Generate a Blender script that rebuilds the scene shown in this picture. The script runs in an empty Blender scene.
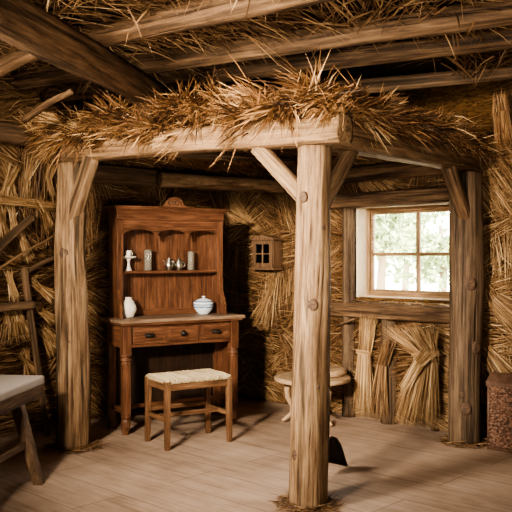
import bpy, bmesh, math, random
import numpy as np
from mathutils import Vector, Matrix, Quaternion, noise
PI = math.pi
scene = bpy.context.scene
COL = scene.collection
random.seed(7)
RNG = np.random.default_rng(11)

# ------------------------------------------------------------------ measured frame
F, H = 800.0, 1.35                       # focal length in pixels, eye height
def at(px, py, d):                       # a measured image point at a known depth
    return Vector(((px-256)/F*d, d, H+(256-py)/F*d))
def ground(px, py, z=0.0):
    d = F*(H-z)/(py-256)
    return Vector(((px-256)/F*d, d, z))
U1 = Vector((-.687, -.727, 0)).normalized()   # along the dresser wall, towards the viewer's left
U2 = Vector((.727, -.687, 0)).normalized()    # along the window wall, towards the right
CORNER = Vector((-.26, 7.80, 0))
def room(a, b, z=0.0):                   # a = distance from window wall, b = distance from dresser wall
    return CORNER + U1*a + U2*b + Vector((0, 0, z))
def on_window_wall(px, py, a=0.0):       # -> (b, z)
    k = (px-256)/F
    n = U1
    # (k d, d) . U1
    d = (a + CORNER.dot(n))/(k*n.x + n.y)
    p = Vector((k*d, d, H+(256-py)/F*d))
    return (p-CORNER).dot(U2), p.z
def on_dresser_wall(px, py, b=0.0):      # -> (a, z)
    k = (px-256)/F
    n = U2
    d = (b + CORNER.dot(n))/(k*n.x + n.y)
    p = Vector((k*d, d, H+(256-py)/F*d))
    return (p-CORNER).dot(U1), p.z
ROT_W2 = math.atan2(U2.y, U2.x)          # local x along window wall, local y outwards
ROT_W1 = math.atan2(-U1.y, -U1.x)        # local x along dresser wall (to the right), local y outwards

# ------------------------------------------------------------------ materials
def newmat(name):
    m = bpy.data.materials.new(name); m.use_nodes = True
    nt = m.node_tree
    return m, nt, nt.nodes, nt.links, nt.nodes['Principled BSDF']
def ramp(nt, stops):
    r = nt.nodes.new('ShaderNodeValToRGB')
    el = r.color_ramp.elements
    while len(el) < len(stops): el.new(.5)
    for e, (p, c) in zip(el, stops):
        e.position = p; e.color = (*c, 1)
    return r
def wood(name, dark, mid, light, axis='z', scale=1.0, rough=.75, crack=.5, bump=.5, spec=.25):
    m, nt, N, L, B = newmat(name)
    tc = N.new('ShaderNodeTexCoord')
    oi = N.new('ShaderNodeObjectInfo')
    off = N.new('ShaderNodeVectorMath'); off.operation = 'SCALE'
    cmb = N.new('ShaderNodeCombineXYZ')
    for i in range(3): L.new(oi.outputs['Random'], cmb.inputs[i])
    off.inputs['Scale'].default_value = 13.0
    L.new(cmb.outputs[0], off.inputs[0])
    add = N.new('ShaderNodeVectorMath'); add.operation = 'ADD'
    L.new(tc.outputs['Object'], add.inputs[0]); L.new(off.outputs[0], add.inputs[1])
    def stretched(k, st):
        mp = N.new('ShaderNodeMapping')
        s = [k, k, k]; s['xyz'.index(axis)] = k*st
        mp.inputs['Scale'].default_value = s
        L.new(add.outputs[0], mp.inputs['Vector'])
        return mp
    def nz(mp, detail=5, r=.6, dist=0.0):
        n = N.new('ShaderNodeTexNoise'); n.inputs['Scale'].default_value = 1
        n.inputs['Detail'].default_value = detail; n.inputs['Roughness'].default_value = r
        n.inputs['Distortion'].default_value = dist
        L.new(mp.outputs[0], n.inputs['Vector']); return n
    grain = nz(stretched(38*scale, .05), 6, .65, .6)
    broad = nz(stretched(11*scale, .3), 5, .65, .5)
    fine = nz(stretched(75*scale, .05), 5, .7, .3)
    mx = N.new('ShaderNodeMix'); mx.data_type = 'FLOAT'; mx.inputs[0].default_value = .5
    L.new(grain.outputs['Fac'], mx.inputs[2]); L.new(broad.outputs['Fac'], mx.inputs[3])
    mx2 = N.new('ShaderNodeMix'); mx2.data_type = 'FLOAT'; mx2.inputs[0].default_value = .46
    L.new(mx.outputs[0], mx2.inputs[2]); L.new(fine.outputs['Fac'], mx2.inputs[3])
    r = ramp(nt, [(.41, dark), (.5, mid), (.59, light)])
    L.new(mx2.outputs[0], r.inputs[0])
    # lengthwise drying cracks
    ck = nz(stretched(16*scale, .035), 3, .55, 1.2)
    cr = ramp(nt, [(.37, (1-crack,)*3), (.45, (1, 1, 1))])
    L.new(ck.outputs['Fac'], cr.inputs[0])
    mul = N.new('ShaderNodeMix'); mul.data_type = 'RGBA'; mul.blend_type = 'MULTIPLY'; mul.inputs[0].default_value = 1
    L.new(r.outputs[0], mul.inputs[6]); L.new(cr.outputs[0], mul.inputs[7])
    L.new(mul.outputs[2], B.inputs['Base Color'])
    B.inputs['Roughness'].default_value = rough
    B.inputs['Specular IOR Level'].default_value = spec
    sm = N.new('ShaderNodeMath'); sm.operation = 'ADD'
    L.new(mx2.outputs[0], sm.inputs[0]); L.new(cr.outputs[0], sm.inputs[1])
    bp = N.new('ShaderNodeBump'); bp.inputs['Strength'].default_value = bump; bp.inputs['Distance'].default_value = .012
    L.new(sm.outputs[0], bp.inputs['Height']); L.new(bp.outputs[0], B.inputs['Normal'])
    return m
def plain(name, col, rough=.5, metal=0.0, spec=.5, var=.15, scale=20, trans=0.0):
    m, nt, N, L, B = newmat(name)
    tc = N.new('ShaderNodeTexCoord')
    n = N.new('ShaderNodeTexNoise'); n.inputs['Scale'].default_value = scale; n.inputs['Detail'].default_value = 4
    L.new(tc.outputs['Object'], n.inputs['Vector'])
    r = ramp(nt, [(.3, tuple(c*(1-var) for c in col)), (.7, tuple(min(1, c*(1+var)) for c in col))])
    L.new(n.outputs['Fac'], r.inputs[0]); L.new(r.outputs[0], B.inputs['Base Color'])
    B.inputs['Roughness'].default_value = rough; B.inputs['Metallic'].default_value = metal
    B.inputs['Specular IOR Level'].default_value = spec
    if trans: B.inputs['Transmission Weight'].default_value = trans
    return m
def straw_mat(name, stops, rough=.55):
    m, nt, N, L, B = newmat(name)
    at_ = N.new('ShaderNodeAttribute'); at_.attribute_name = 'tone'
    r = ramp(nt, stops); L.new(at_.outputs['Fac'], r.inputs[0])
    L.new(r.outputs[0], B.inputs['Base Color'])
    B.inputs['Roughness'].default_value = rough
    B.inputs['Specular IOR Level'].default_value = .3
    return m

M = {}
M['post'] = wood('pale_post_wood', (.07, .036, .018), (.185, .114, .062), (.31, .205, .12), 'z', .8, crack=.72, bump=.9)
M['post_grey'] = wood('grey_post_wood', (.036, .021, .012), (.086, .054, .032), (.15, .099, .06), 'z', .8, crack=.6, bump=.7)
M['beam'] = wood('beam_wood', (.085, .045, .021), (.205, .122, .063), (.33, .212, .12), 'z', .8, crack=.4, bump=.6)
M['log'] = wood('log_wood', (.036, .02, .01), (.11, .063, .033), (.22, .134, .073), 'z', .7, crack=.65, bump=.8)
M['log_dark'] = wood('dark_log_wood', (.06, .036, .02), (.13, .08, .045), (.23, .14, .08), 'z', .7, crack=.6, bump=.8)
M['frame_grey'] = wood('weathered_board', (.11, .075, .048), (.21, .145, .095), (.33, .23, .155), 'x', .9, crack=.5, bump=.6)
M['frame_grey_z'] = wood('weathered_upright', (.10, .068, .044), (.19, .13, .085), (.30, .21, .14), 'z', .9, crack=.5, bump=.6)
PA = ((.042, .016, .008), (.108, .045, .022), (.20, .092, .047))
M['pine_x'] = wood('dresser_wood_across', *PA, 'x', 1.3, .42, .25, .15, .4)
M['pine_z'] = wood('dresser_wood_upright', *PA, 'z', 1.3, .42, .25, .15, .4)
M['pine_y'] = wood('dresser_wood_deep', *PA, 'y', 1.3, .42, .25, .15, .4)
M['shade_board'] = wood('shaded_back_board', (.012, .006, .004), (.024, .012, .007), (.04, .02, .011), 'z', 1.3, .7, .3, .2, .2)  # shade of the knee-hole put into the board colour
M['pine_top'] = wood('worn_table_top', (.10, .06, .035), (.20, .13, .085), (.32, .22, .15), 'x', 1.1, .5, .25, .15, .4)
SA = ((.065, .03, .014), (.135, .068, .033), (.23, .13, .07))
M['stool_z'] = wood('stool_wood_upright', *SA, 'z', 1.5, .5, .3, .2, .35)
M['stool_x'] = wood('stool_wood_across', *SA, 'x', 1.5, .5, .3, .2, .35)
M['stool_y'] = wood('stool_wood_deep', *SA, 'y', 1.5, .5, .3, .2, .35)
TA = ((.26, .16, .085), (.44, .30, .18), (.58, .42, .28))
M['table_x'] = wood('round_table_wood', *TA, 'x', 1.2, .5, .2, .2, .35)
M['table_z'] = wood('round_table_leg_wood', *TA, 'z', 1.2, .5, .2, .2, .35)
M['bench_y'] = wood('bench_wood_along', (.06, .033, .018), (.12, .069, .037), (.20, .122, .068), 'y', 1.2, .6, .4, .3)
M['bench_z'] = wood('bench_wood_upright', (.06, .033, .018), (.12, .069, .037), (.20, .122, .068), 'z', 1.2, .6, .4, .3)
M['sash_x'] = wood('window_wood_across', (.13, .075, .036), (.235, .142, .073), (.36, .235, .13), 'x', 1.4, .55, .2, .2)
M['sash_z'] = wood('window_wood_upright', (.13, .075, .036), (.235, .142, .073), (.36, .235, .13), 'z', 1.4, .55, .2, .2)
M['cab_z'] = wood('wall_cabinet_wood', (.07, .038, .02), (.13, .075, .042), (.20, .12, .07), 'z', 1.6, .6, .3, .2)
M['knot'] = plain('knot_wood', (.07, .038, .021), .8, var=.6, scale=70)
M['knot_rim'] = plain('knot_rim_wood', (.26, .15, .08), .8, var=.3, scale=40)
M['white'] = plain('white_glaze', (.66, .72, .78), .25, var=.05)
M['cream'] = plain('cream_pottery', (.68, .62, .52), .5, var=.1)
M['blue'] = plain('blue_glaze', (.10, .17, .30), .25, var=.2)
M['wax'] = plain('candle_wax', (.85, .80, .68), .4, var=.03)
M['silver'] = plain('tarnished_silver', (.62, .58, .50), .28, 1.0, var=.2, scale=30)
M['iron'] = plain('dark_iron', (.025, .02, .016), .5, .6, var=.3, scale=40)
M['blade'] = plain('dark_spade_metal', (.035, .022, .014), .6, .3, var=.4, scale=25)
M['cushion'] = plain('grey_linen', (.46, .41, .375), .95, spec=.1, var=.06, scale=120)
M['dark_inside'] = plain('dark_inside', (.03, .018, .01), .9, var=.2)
M['leather'] = plain('brown_lid', (.12, .066, .043), .55, var=.3, scale=25)
M['glass_jar'] = None
def glass(name, col, rough=.05, mixw=.75):
    m, nt, N, L, B = newmat(name)
    out = N['Material Output']
    tr = N.new('ShaderNodeBsdfTransparent'); tr.inputs[0].default_value = (*col, 1)
    gl = N.new('ShaderNodeBsdfGlossy'); gl.inputs['Roughness'].default_value = rough
    fr = N.new('ShaderNodeFresnel'); fr.inputs[0].default_value = 1.5
    ad = N.new('ShaderNodeMath'); ad.operation = 'ADD'; ad.inputs[1].default_value = 1-mixw
    L.new(fr.outputs[0], ad.inputs[0])
    mx = N.new('ShaderNodeMixShader'); L.new(ad.outputs[0], mx.inputs[0])
    L.new(tr.outputs[0], mx.inputs[1]); L.new(gl.outputs[0], mx.inputs[2]); L.new(mx.outputs[0], out.inputs[0])
    return m
M['glass_jar'] = glass('jar_glass', (.72, .70, .64), .12, .95)
_nt = M['glass_jar'].node_tree
_df = _nt.nodes.new('ShaderNodeBsdfDiffuse'); _df.inputs[0].default_value = (.62, .57, .48, 1)
_m2 = _nt.nodes.new('ShaderNodeMixShader'); _m2.inputs[0].default_value = .22
_o = _nt.nodes['Material Output']; _src = _o.inputs[0].links[0].from_socket
_nt.links.new(_src, _m2.inputs[1]); _nt.links.new(_df.outputs[0], _m2.inputs[2]); _nt.links.new(_m2.outputs[0], _o.inputs[0])
M['pane'] = glass('window_glass', (.97, .98, .97), .02, 1.0)
M['cab_pane'] = glass('cabinet_glass', (.35, .30, .24), .1, .85)
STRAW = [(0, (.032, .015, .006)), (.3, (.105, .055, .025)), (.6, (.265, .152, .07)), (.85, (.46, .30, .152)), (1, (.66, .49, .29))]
M['straw'] = straw_mat('straw_blades', STRAW)
M['straw_gold'] = straw_mat('golden_straw_blades', [(0, (.05, .024, .01)), (.3, (.155, .085, .037)), (.6, (.345, .21, .097)), (.85, (.52, .355, .185)), (1, (.72, .55, .34))])
M['straw_dark'] = straw_mat('brown_thatch_blades', [(0, (.025, .011, .004)), (.35, (.14, .067, .026)), (.65, (.34, .182, .075)), (.85, (.56, .35, .165)), (1, (.76, .56, .32))])
M['rush'] = straw_mat('woven_rush', [(0, (.30, .22, .12)), (.5, (.56, .45, .29)), (1, (.72, .62, .45))])

def thatch_base(name, c0, c1, ax):
    m, nt, N, L, B = newmat(name)
    tc = N.new('ShaderNodeTexCoord'); mp = N.new('ShaderNodeMapping')
    mp.inputs['Scale'].default_value = ax
    L.new(tc.outputs['Object'], mp.inputs[0])
    n = N.new('ShaderNodeTexNoise'); n.inputs['Scale'].default_value = 1; n.inputs['Detail'].default_value = 5; n.inputs['Distortion'].default_value = 1.5
    L.new(mp.outputs[0], n.inputs['Vector'])
    r = ramp(nt, [(.35, c0), (.65, c1)]); L.new(n.outputs['Fac'], r.inputs[0]); L.new(r.outputs[0], B.inputs['Base Color'])
    B.inputs['Roughness'].default_value = .9; B.inputs['Specular IOR Level'].default_value = .1
    bp = N.new('ShaderNodeBump'); bp.inputs['Distance'].default_value = .03; bp.inputs['Strength'].default_value = .8
    L.new(n.outputs['Fac'], bp.inputs['Height']); L.new(bp.outputs[0], B.inputs['Normal'])
    return m
M['wall'] = thatch_base('packed_straw_wall', (.035, .018, .007), (.16, .085, .03), (14, 14, 60))  # base kept dark, painting deep shade into gaps between stalks
M['ceil'] = thatch_base('packed_straw_ceiling', (.016, .009, .005), (.06, .033, .014), (50, 14, 14))  # darkened to paint in the unlit loft gap above the canopy

def floor_mat():
    m, nt, N, L, B = newmat('worn_floor_boards')
    tc = N.new('ShaderNodeTexCoord'); mp = N.new('ShaderNodeMapping')
    mp.inputs['Rotation'].default_value = (0, 0, 0)
    L.new(tc.outputs['Object'], mp.inputs[0])
    br = N.new('ShaderNodeTexBrick'); br.offset = .37; br.inputs['Scale'].default_value = 1
    br.inputs['Brick Width'].default_value = 1.9; br.inputs['Row Height'].default_value = .34
    br.inputs['Mortar Size'].default_value = .004; br.inputs['Mortar Smooth'].default_value = .4
    br.inputs['Color1'].default_value = (.36, .36, .36, 1); br.inputs['Color2'].default_value = (.62, .62, .62, 1)
    br.inputs['Mortar'].default_value = (.5, .5, .5, 1)
    L.new(mp.outputs[0], br.inputs['Vector'])
    m2 = N.new('ShaderNodeMapping'); m2.inputs['Scale'].default_value = (2.2, 26, 1)
    L.new(mp.outputs[0], m2.inputs[0])
    n = N.new('ShaderNodeTexNoise'); n.inputs['Scale'].default_value = 1; n.inputs['Detail'].default_value = 6; n.inputs['Distortion'].default_value = .8
    L.new(m2.outputs[0], n.inputs['Vector'])
    n2 = N.new('ShaderNodeTexNoise'); n2.inputs['Scale'].default_value = 2.3; n2.inputs['Detail'].default_value = 7; n2.inputs['Roughness'].default_value = .65
    L.new(mp.outputs[0], n2.inputs['Vector'])
    a = N.new('ShaderNodeMix'); a.data_type = 'FLOAT'; a.inputs[0].default_value = .55
    L.new(n.outputs['Fac'], a.inputs[2]); L.new(n2.outputs['Fac'], a.inputs[3])
    b = N.new('ShaderNodeMix'); b.data_type = 'FLOAT'; b.inputs[0].default_value = .18
    L.new(a.outputs[0], b.inputs[2]); L.new(br.outputs['Color'], b.inputs[3])
    r = ramp(nt, [(.36, (.22, .146, .102)), (.5, (.36, .255, .187)), (.64, (.47, .35, .268))])
    L.new(b.outputs[0], r.inputs[0])
    mor = N.new('ShaderNodeMix'); mor.data_type = 'RGBA'
    L.new(br.outputs['Fac'], mor.inputs[0]); L.new(r.outputs[0], mor.inputs[6]); mor.inputs[7].default_value = (.17, .115, .078, 1)
    L.new(mor.outputs[2], B.inputs['Base Color'])
    B.inputs['Roughness'].default_value = .7; B.inputs['Specular IOR Level'].default_value = .3
    sb = N.new('ShaderNodeMath'); sb.operation = 'SUBTRACT'
    L.new(a.outputs[0], sb.inputs[0]); L.new(br.outputs['Fac'], sb.inputs[1])
    bp = N.new('ShaderNodeBump'); bp.inputs['Distance'].default_value = .008; bp.inputs['Strength'].default_value = .5
    L.new(sb.outputs[0], bp.inputs['Height']); L.new(bp.outputs[0], B.inputs['Normal'])
    return m
M['floor'] = floor_mat()
def wicker_mat():
    m, nt, N, L, B = newmat('brown_wicker')
    tc = N.new('ShaderNodeTexCoord')
    v = N.new('ShaderNodeTexVoronoi'); v.inputs['Scale'].default_value = 55
    L.new(tc.outputs['Object'], v.inputs['Vector'])
    n = N.new('ShaderNodeTexNoise'); n.inputs['Scale'].default_value = 30
    L.new(tc.outputs['Object'], n.inputs['Vector'])
    r = ramp(nt, [(.1, (.33, .185, .12)), (.45, (.20, .105, .068)), (.8, (.06, .03, .02))])
    L.new(v.outputs['Distance'], r.inputs[0]); L.new(r.outputs[0], B.inputs['Base Color'])
    B.inputs['Roughness'].default_value = .6
    bp = N.new('ShaderNodeBump'); bp.inputs['Distance'].default_value = .012; bp.invert = True
    L.new(v.outputs['Distance'], bp.inputs['Height']); L.new(bp.outputs[0], B.inputs['Normal'])
    return m
M['wicker'] = wicker_mat()
M['leaf'] = straw_mat('tree_leaves', [(0, (.16, .22, .10)), (.5, (.30, .38, .20)), (1, (.50, .56, .34))], .7)
M['bark'] = plain('tree_bark', (.20, .15, .10), .9, var=.3)
M['grass'] = plain('dry_meadow', (.62, .59, .44), .95, spec=.1, var=.2, scale=1.5)

# ------------------------------------------------------------------ object helpers
def meta(o, label=None, cat=None, group=None, kind=None):
    if label: o['label'] = label
    if cat: o['category'] = cat
    if group: o['group'] = group
    if kind: o['kind'] = kind
    return o
def thing(name, label=None, cat=None, loc=(0, 0, 0), rotz=0, group=None, kind=None):
    o = bpy.data.objects.new(name, None); o.empty_display_size = .1
    COL.objects.link(o); o.location = loc; o.rotation_euler = (0, 0, rotz)
    return meta(o, label, cat, group, kind)
def link(name, me, mat, parent=None, loc=(0, 0, 0), rot=None, smooth=False):
    if mat and not me.materials: me.materials.append(mat)
    if smooth:
        me.polygons.foreach_set('use_smooth', [True]*len(me.polygons))
    o = bpy.data.objects.new(name, me); COL.objects.link(o)
    o.parent = parent; o.location = loc
    if rot is not None:
        if isinstance(rot, Quaternion): o.rotation_mode = 'QUATERNION'; o.rotation_quaternion = rot
        else: o.rotation_euler = rot
    return o
def obj(name, bm, mat, parent=None, loc=(0, 0, 0), rot=None, smooth=False):
    me = bpy.data.meshes.new(name); bm.normal_update(); bm.to_mesh(me); bm.free()
    return link(name, me, mat, parent, loc, rot, smooth)
def box(bm, x0, x1, y0, y1, z0, z1, bev=.004, seg=2, mtx=None):
    t = bmesh.new()
    bmesh.ops.create_cube(t, size=1)
    for v in t.verts:
        v.co = Vector(((v.co.x+.5)*(x1-x0)+x0, (v.co.y+.5)*(y1-y0)+y0, (v.co.z+.5)*(z1-z0)+z0))
    if bev: bmesh.ops.bevel(t, geom=t.edges[:], offset=bev, segments=seg, affect='EDGES', profile=.6)
    if mtx is not None: t.transform(mtx)
    me = bpy.data.meshes.new('t'); t.to_mesh(me); t.free(); bm.from_mesh(me); bpy.data.meshes.remove(me)
    return bm
def boxes(*specs, bev=.004):
    bm = bmesh.new()
    for s in specs: box(bm, *s, bev=bev)
    return bm
def lathe(bm, prof, n=28, c=(0, 0, 0), sx=1, sy=1):
    rings = []
    for r, z in prof:
        if r < 1e-5: rings.append([bm.verts.new((c[0], c[1], c[2]+z))])
        else: rings.append([bm.verts.new((c[0]+sx*r*math.cos(2*PI*i/n), c[1]+sy*r*math.sin(2*PI*i/n), c[2]+z)) for i in range(n)])
    for A, Bq in zip(rings, rings[1:]):
        for i in range(n):
            j = (i+1) % n
            if len(A) == 1 and len(Bq) == 1: continue
            if len(A) == 1: bm.faces.new((A[0], Bq[j], Bq[i]))
            elif len(Bq) == 1: bm.faces.new((A[i], A[j], Bq[0]))
            else: bm.faces.new((A[i], A[j], Bq[j], Bq[i]))
    for R, rev in ((rings[0], True), (rings[-1], False)):
        if len(R) > 1: bm.faces.new(R[::-1] if rev else R)
    return bm
def tube(bm, pts, rad, n=8, flat=1.0):
    pts = [Vector(p) for p in pts]
    if not hasattr(rad, '__len__'): rad = [rad]*len(pts)
    rings = []
    up = Vector((0, 0, 1))
    for i, p in enumerate(pts):
        d = (pts[min(i+1, len(pts)-1)]-pts[max(i-1, 0)]).normalized()
        u = up if abs(d.z) < .9 else Vector((0, 1, 0))
        s = d.cross(u).normalized(); t = s.cross(d)
        rings.append([bm.verts.new(p+(s*math.cos(2*PI*k/n)+t*math.sin(2*PI*k/n)*flat)*rad[i]) for k in range(n)])
    for A, Bq in zip(rings, rings[1:]):
        for k in range(n): bm.faces.new((A[k], A[(k+1) % n], Bq[(k+1) % n], Bq[k]))
    bm.faces.new(rings[0][::-1]); bm.faces.new(rings[-1])
    bmesh.ops.recalc_face_normals(bm, faces=bm.faces[:])
    return bm
def prism(bm, pts, y0, y1):               # outline in x,z extruded along y
    a = [bm.verts.new((x, y0, z)) for x, z in pts]; b = [bm.verts.new((x, y1, z)) for x, z in pts]
    n = len(pts)
    bm.faces.new(a); bm.faces.new(b[::-1])
    for i in range(n): bm.faces.new((a[i], b[i], b[(i+1) % n], a[(i+1) % n]))
    bmesh.ops.recalc_face_normals(bm, faces=bm.faces[:])
    return bm

def log_mesh(name, pts, radii, seed=0, sides=28, square=2.0, rough=.07, step=.045, flatten=1.0, endbev=.02, roll=0.0):
    """log along a polyline; returns mesh with local z along it, plus quaternion"""
    pts = [Vector(p) for p in pts]
    p0 = pts[0]; D = (pts[-1]-p0); Ltot = D.length; D.normalize()
    q = D.to_track_quat('Z', 'Y')
    if abs(D.z) < .9:                     # keep a flat side facing up
        side = D.cross(Vector((0, 0, 1))).normalized(); up = D.cross(side).normalized()
        q = Matrix((side, up, D)).transposed().to_quaternion()
    if roll: q = q @ Quaternion((0, 0, 1), roll)
    qi = q.inverted()
    loc = [qi @ (p-p0) for p in pts]
    n = max(4, int(Ltot/step))
    zs = [endbev*.0] + [Ltot*i/n for i in range(n+1)] + [Ltot]
    bm = bmesh.new(); rings = []
    def interp(z):
        for i in range(len(loc)-1):
            z0, z1 = loc[i].z, loc[i+1].z
            if z <= z1 or i == len(loc)-2:
                t = (z-z0)/(z1-z0) if z1 > z0 else 0
                t = max(0, min(1, t)); ts = t*t*(3-2*t) if len(loc) > 2 else t
                return loc[i].x*(1-ts)+loc[i+1].x*ts, loc[i].y*(1-ts)+loc[i+1].y*ts, radii[i]*(1-t)+radii[i+1]*t
    so = Vector((seed*7.13, seed*3.7, seed*1.9))
    for j, z in enumerate(zs):
        cx, cy, r = interp(z)
        if j == 0 or j == len(zs)-1: r *= 1-endbev/max(r, .03)*.8
        R = []
        for k in range(sides):
            th = 2*PI*k/sides
            c, s = math.cos(th), math.sin(th)
            sq = 1/((abs(c)**square+abs(s)**square)**(1/square))
            f = noise.noise(Vector((c*1.2, s*1.2, z*1.3))+so)*rough*1.3 + noise.noise(Vector((c*3.5, s*3.5, z*.9))+so*2)*rough*.7 \
                + noise.noise(Vector((c*9, s*9, z*1.1))+so*3)*rough*.35
            rr = r*sq*(1+f)
            R.append(bm.verts.new((cx+c*rr, cy+s*rr*flatten, z)))
        rings.append(R)
    for A, Bq in zip(rings, rings[1:]):
        for k in range(sides): bm.faces.new((A[k], A[(k+1) % sides], Bq[(k+1) % sides], Bq[k]))
    f0 = bm.faces.new(rings[0][::-1]); f1 = bm.faces.new(rings[-1])
    me = bpy.data.meshes.new(name); bm.to_mesh(me); bm.free()
    sm = [True]*len(me.polygons); sm[-1] = sm[-2] = False
    me.polygons.foreach_set('use_smooth', sm)
    return me, q, p0
def log(name, pts, radii, mat, parent=None, label=None, cat=None, group=None, **kw):
    me, q, p0 = log_mesh(name, pts, radii, **kw)
    if parent: 
        o = link(name, me, mat, parent, p0-parent.location, q)
    else:
        o = link(name, me, mat, None, p0, q)
    return meta(o, label, cat, group)

def unit(v): return v/np.maximum(np.linalg.norm(v, axis=1, keepdims=True), 1e-9)
def blades(name, P, Dr, Ln, W, bend=None, tone=None, mat=None, parent=None, origin=(0, 0, 0), normal=None):
    """many separate stalks as ribbons with a pointed tip; numpy arrays"""
    N = len(P); P = np.asarray(P, float); Dr = unit(np.asarray(Dr, float))
    Ln = np.broadcast_to(Ln, N).astype(float)[:, None]; W = np.broadcast_to(W, N).astype(float)[:, None]
    if bend is None: bend = np.zeros((N, 3))
    if tone is None: tone = RNG.random(N)
    rv = RNG.normal(size=(N, 3))
    if normal is not None: rv = rv*.55 + np.asarray(normal)     # ribbons mostly face this way
    S = unit(np.cross(Dr, rv))
    p1 = P+Dr*Ln*.5+bend*.28; p2 = P+Dr*Ln+bend
    V = np.empty((N, 5, 3))
    V[:, 0] = P-S*W*.5; V[:, 1] = P+S*W*.5; V[:, 2] = p1+S*W*.42; V[:, 3] = p1-S*W*.42; V[:, 4] = p2
    V -= np.asarray(origin)
    me = bpy.data.meshes.new(name)
    base = (np.arange(N)*5)[:, None]
    q = (base+np.array([[0, 1, 2, 3]])); t = (base+np.array([[3, 2, 4]]))
    loops = np.concatenate([q, t], axis=1).ravel()
    me.vertices.add(N*5); me.vertices.foreach_set('co', V.ravel())
    me.loops.add(len(loops)); me.loops.foreach_set('vertex_index', loops.astype(np.int32))
    me.polygons.add(N*2)
    st = np.empty((N, 2), np.int32); st[:, 0] = np.arange(N)*7; st[:, 1] = st[:, 0]+4
    me.polygons.foreach_set('loop_start', st.ravel())
    at_ = me.attributes.new('tone', 'FLOAT', 'POINT')
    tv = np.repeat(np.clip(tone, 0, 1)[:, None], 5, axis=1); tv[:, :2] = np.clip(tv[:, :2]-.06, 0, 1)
    at_.data.foreach_set('value', tv.ravel().astype(np.float32))
    me.update(calc_edges=True); me.validate()
    return link(name, me, mat, parent, origin if parent is None else (0, 0, 0))

# ------------------------------------------------------------------ camera
cam_d = bpy.data.cameras.new('camera'); cam = bpy.data.objects.new('camera', cam_d); COL.objects.link(cam)
cam_d.sensor_width = 36; cam_d.lens = F*36/512; cam.location = (0, 0, H); cam.rotation_euler = (PI/2, 0, 0)
cam_d.clip_start = .05
scene.camera = cam

# ------------------------------------------------------------------ the room shell
RS, ZC = 7.6, 2.70
def quad_box(name, a0, a1, b0, b1, z0, z1, mat, rot=ROT_W2):
    root_loc = CORNER
    bm = bmesh.new()
    # local x = b, local y = -a
    box(bm, b0, b1, -a1, -a0, z0, z1, bev=0)
    o = obj(name, bm, mat, None, root_loc, (0, 0, ROT_W2)); o['kind'] = 'structure'
    return o
quad_box('floor', -.22, RS+.2, -.22, RS+.2, -.12, 0, M['floor'])
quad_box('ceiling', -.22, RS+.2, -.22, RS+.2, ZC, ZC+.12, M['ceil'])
quad_box('wall_left', 0, RS, -.22, 0, 0, ZC, M['wall'])
quad_box('wall_near', RS, RS+.2, -.22, RS+.2, 0, ZC, M['wall'])
quad_box('wall_far_side', 0, RS, RS, RS+.2, 0, ZC, M['wall'])
# window wall with its opening
wb0, wz1 = on_window_wall(356, 203)
wb1 = on_window_wall(466, 256)[0]
_, wz0 = on_window_wall(400, 299)
_, wz1 = on_window_wall(400, 203.5)
bm = bmesh.new()
for s in ((-.22, wb0, 0, .22, 0, ZC), (wb1, RS, 0, .22, 0, ZC), (wb0, wb1, 0, .22, 0, wz0), (wb0, wb1, 0, .22, wz1, ZC)):
    box(bm, *s, bev=0)
o = obj('wall_right', bm, M['wall'], None, CORNER, (0, 0, ROT_W2)); o['kind'] = 'structure'
W2 = lambda name, label=None, cat=None, kind=None, group=None: thing(name, label, cat, CORNER, ROT_W2, group, kind)

# window_1 : plastered reveal, sash, bars, panes, sill
win = thing('window_1', None, None, room(0, (wb0+wb1)/2, wz0), ROT_W2, kind='structure')
hw = (wb1-wb0)/2; hh = wz1-wz0
M['reveal'] = plain('limewashed_reveal', (.74, .62, .45), .8, var=.08, scale=15)
obj('window_reveal', boxes((-hw, -hw+.018, .0, .2, 0, hh), (hw-.018, hw, .0, .2, 0, hh), (-hw, hw, .0, .2, hh-.018, hh), bev=.002), M['reveal'], win)
b = bmesh.new(); prism(b, [(0, -.034), (0, -.022), (.125, .012), (.2, .012), (.2, -.034)], -hw, hw)
b.transform(Matrix(((0, 1, 0, 0), (1, 0, 0, 0), (0, 0, 1, 0), (0, 0, 0, 1)))); bmesh.ops.recalc_face_normals(b, faces=b.faces[:])
obj('window_sill', b, M['reveal'], win)
fr = .034; yy0, yy1 = .125, .185
e = .018
fo = bmesh.new()
box(fo, -hw+e, -hw+e+fr, yy0, yy1, .012, hh-e); box(fo, hw-e-fr, hw-e, yy0, yy1, .012, hh-e)
obj('window_frame', fo, M['sash_z'], win)
fo = bmesh.new()
box(fo, -hw+e+fr, hw-e-fr, yy0, yy1, .012, .012+fr); box(fo, -hw+e+fr, hw-e-fr, yy0, yy1, hh-e-fr, hh-e)
obj('window_rail', fo, M['sash_x'], win)
xi0, xi1, zi0, zi1 = -hw+e+fr, hw-e-fr, .012+fr, hh-e-fr
sw = .02
sash = obj('sash', boxes((xi0, xi0+sw, .14, .175, zi0, zi1), (xi1-sw, xi1, .14, .175, zi0, zi1), (xi0+sw, xi1-sw, .14, .175, zi0, zi0+sw), (xi0+sw, xi1-sw, .14, .175, zi1-sw, zi1), bev=.003), M['sash_x'], win)
xm = (xi0+xi1)/2; zm = zi0+(zi1-zi0)*.47
obj('glazing_bar', boxes((xm-.016, xm+.016, .143, .173, zi0+sw, zi1-sw), bev=.003), M['sash_z'], win)
obj('glazing_bar', boxes((xi0+sw, xi1-sw, .145, .171, zm-.014, zm+.014), bev=.003), M['sash_x'], win)
for xa, xb in ((xi0+sw, xm-.016), (xm+.016, xi1-sw)):
    for za, zb in ((zi0+sw, zm-.014), (zm+.014, zi1-sw)):
        obj('pane', boxes((xa, xb, .157, .160, za, zb), bev=0), M['pane'], win)

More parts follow.
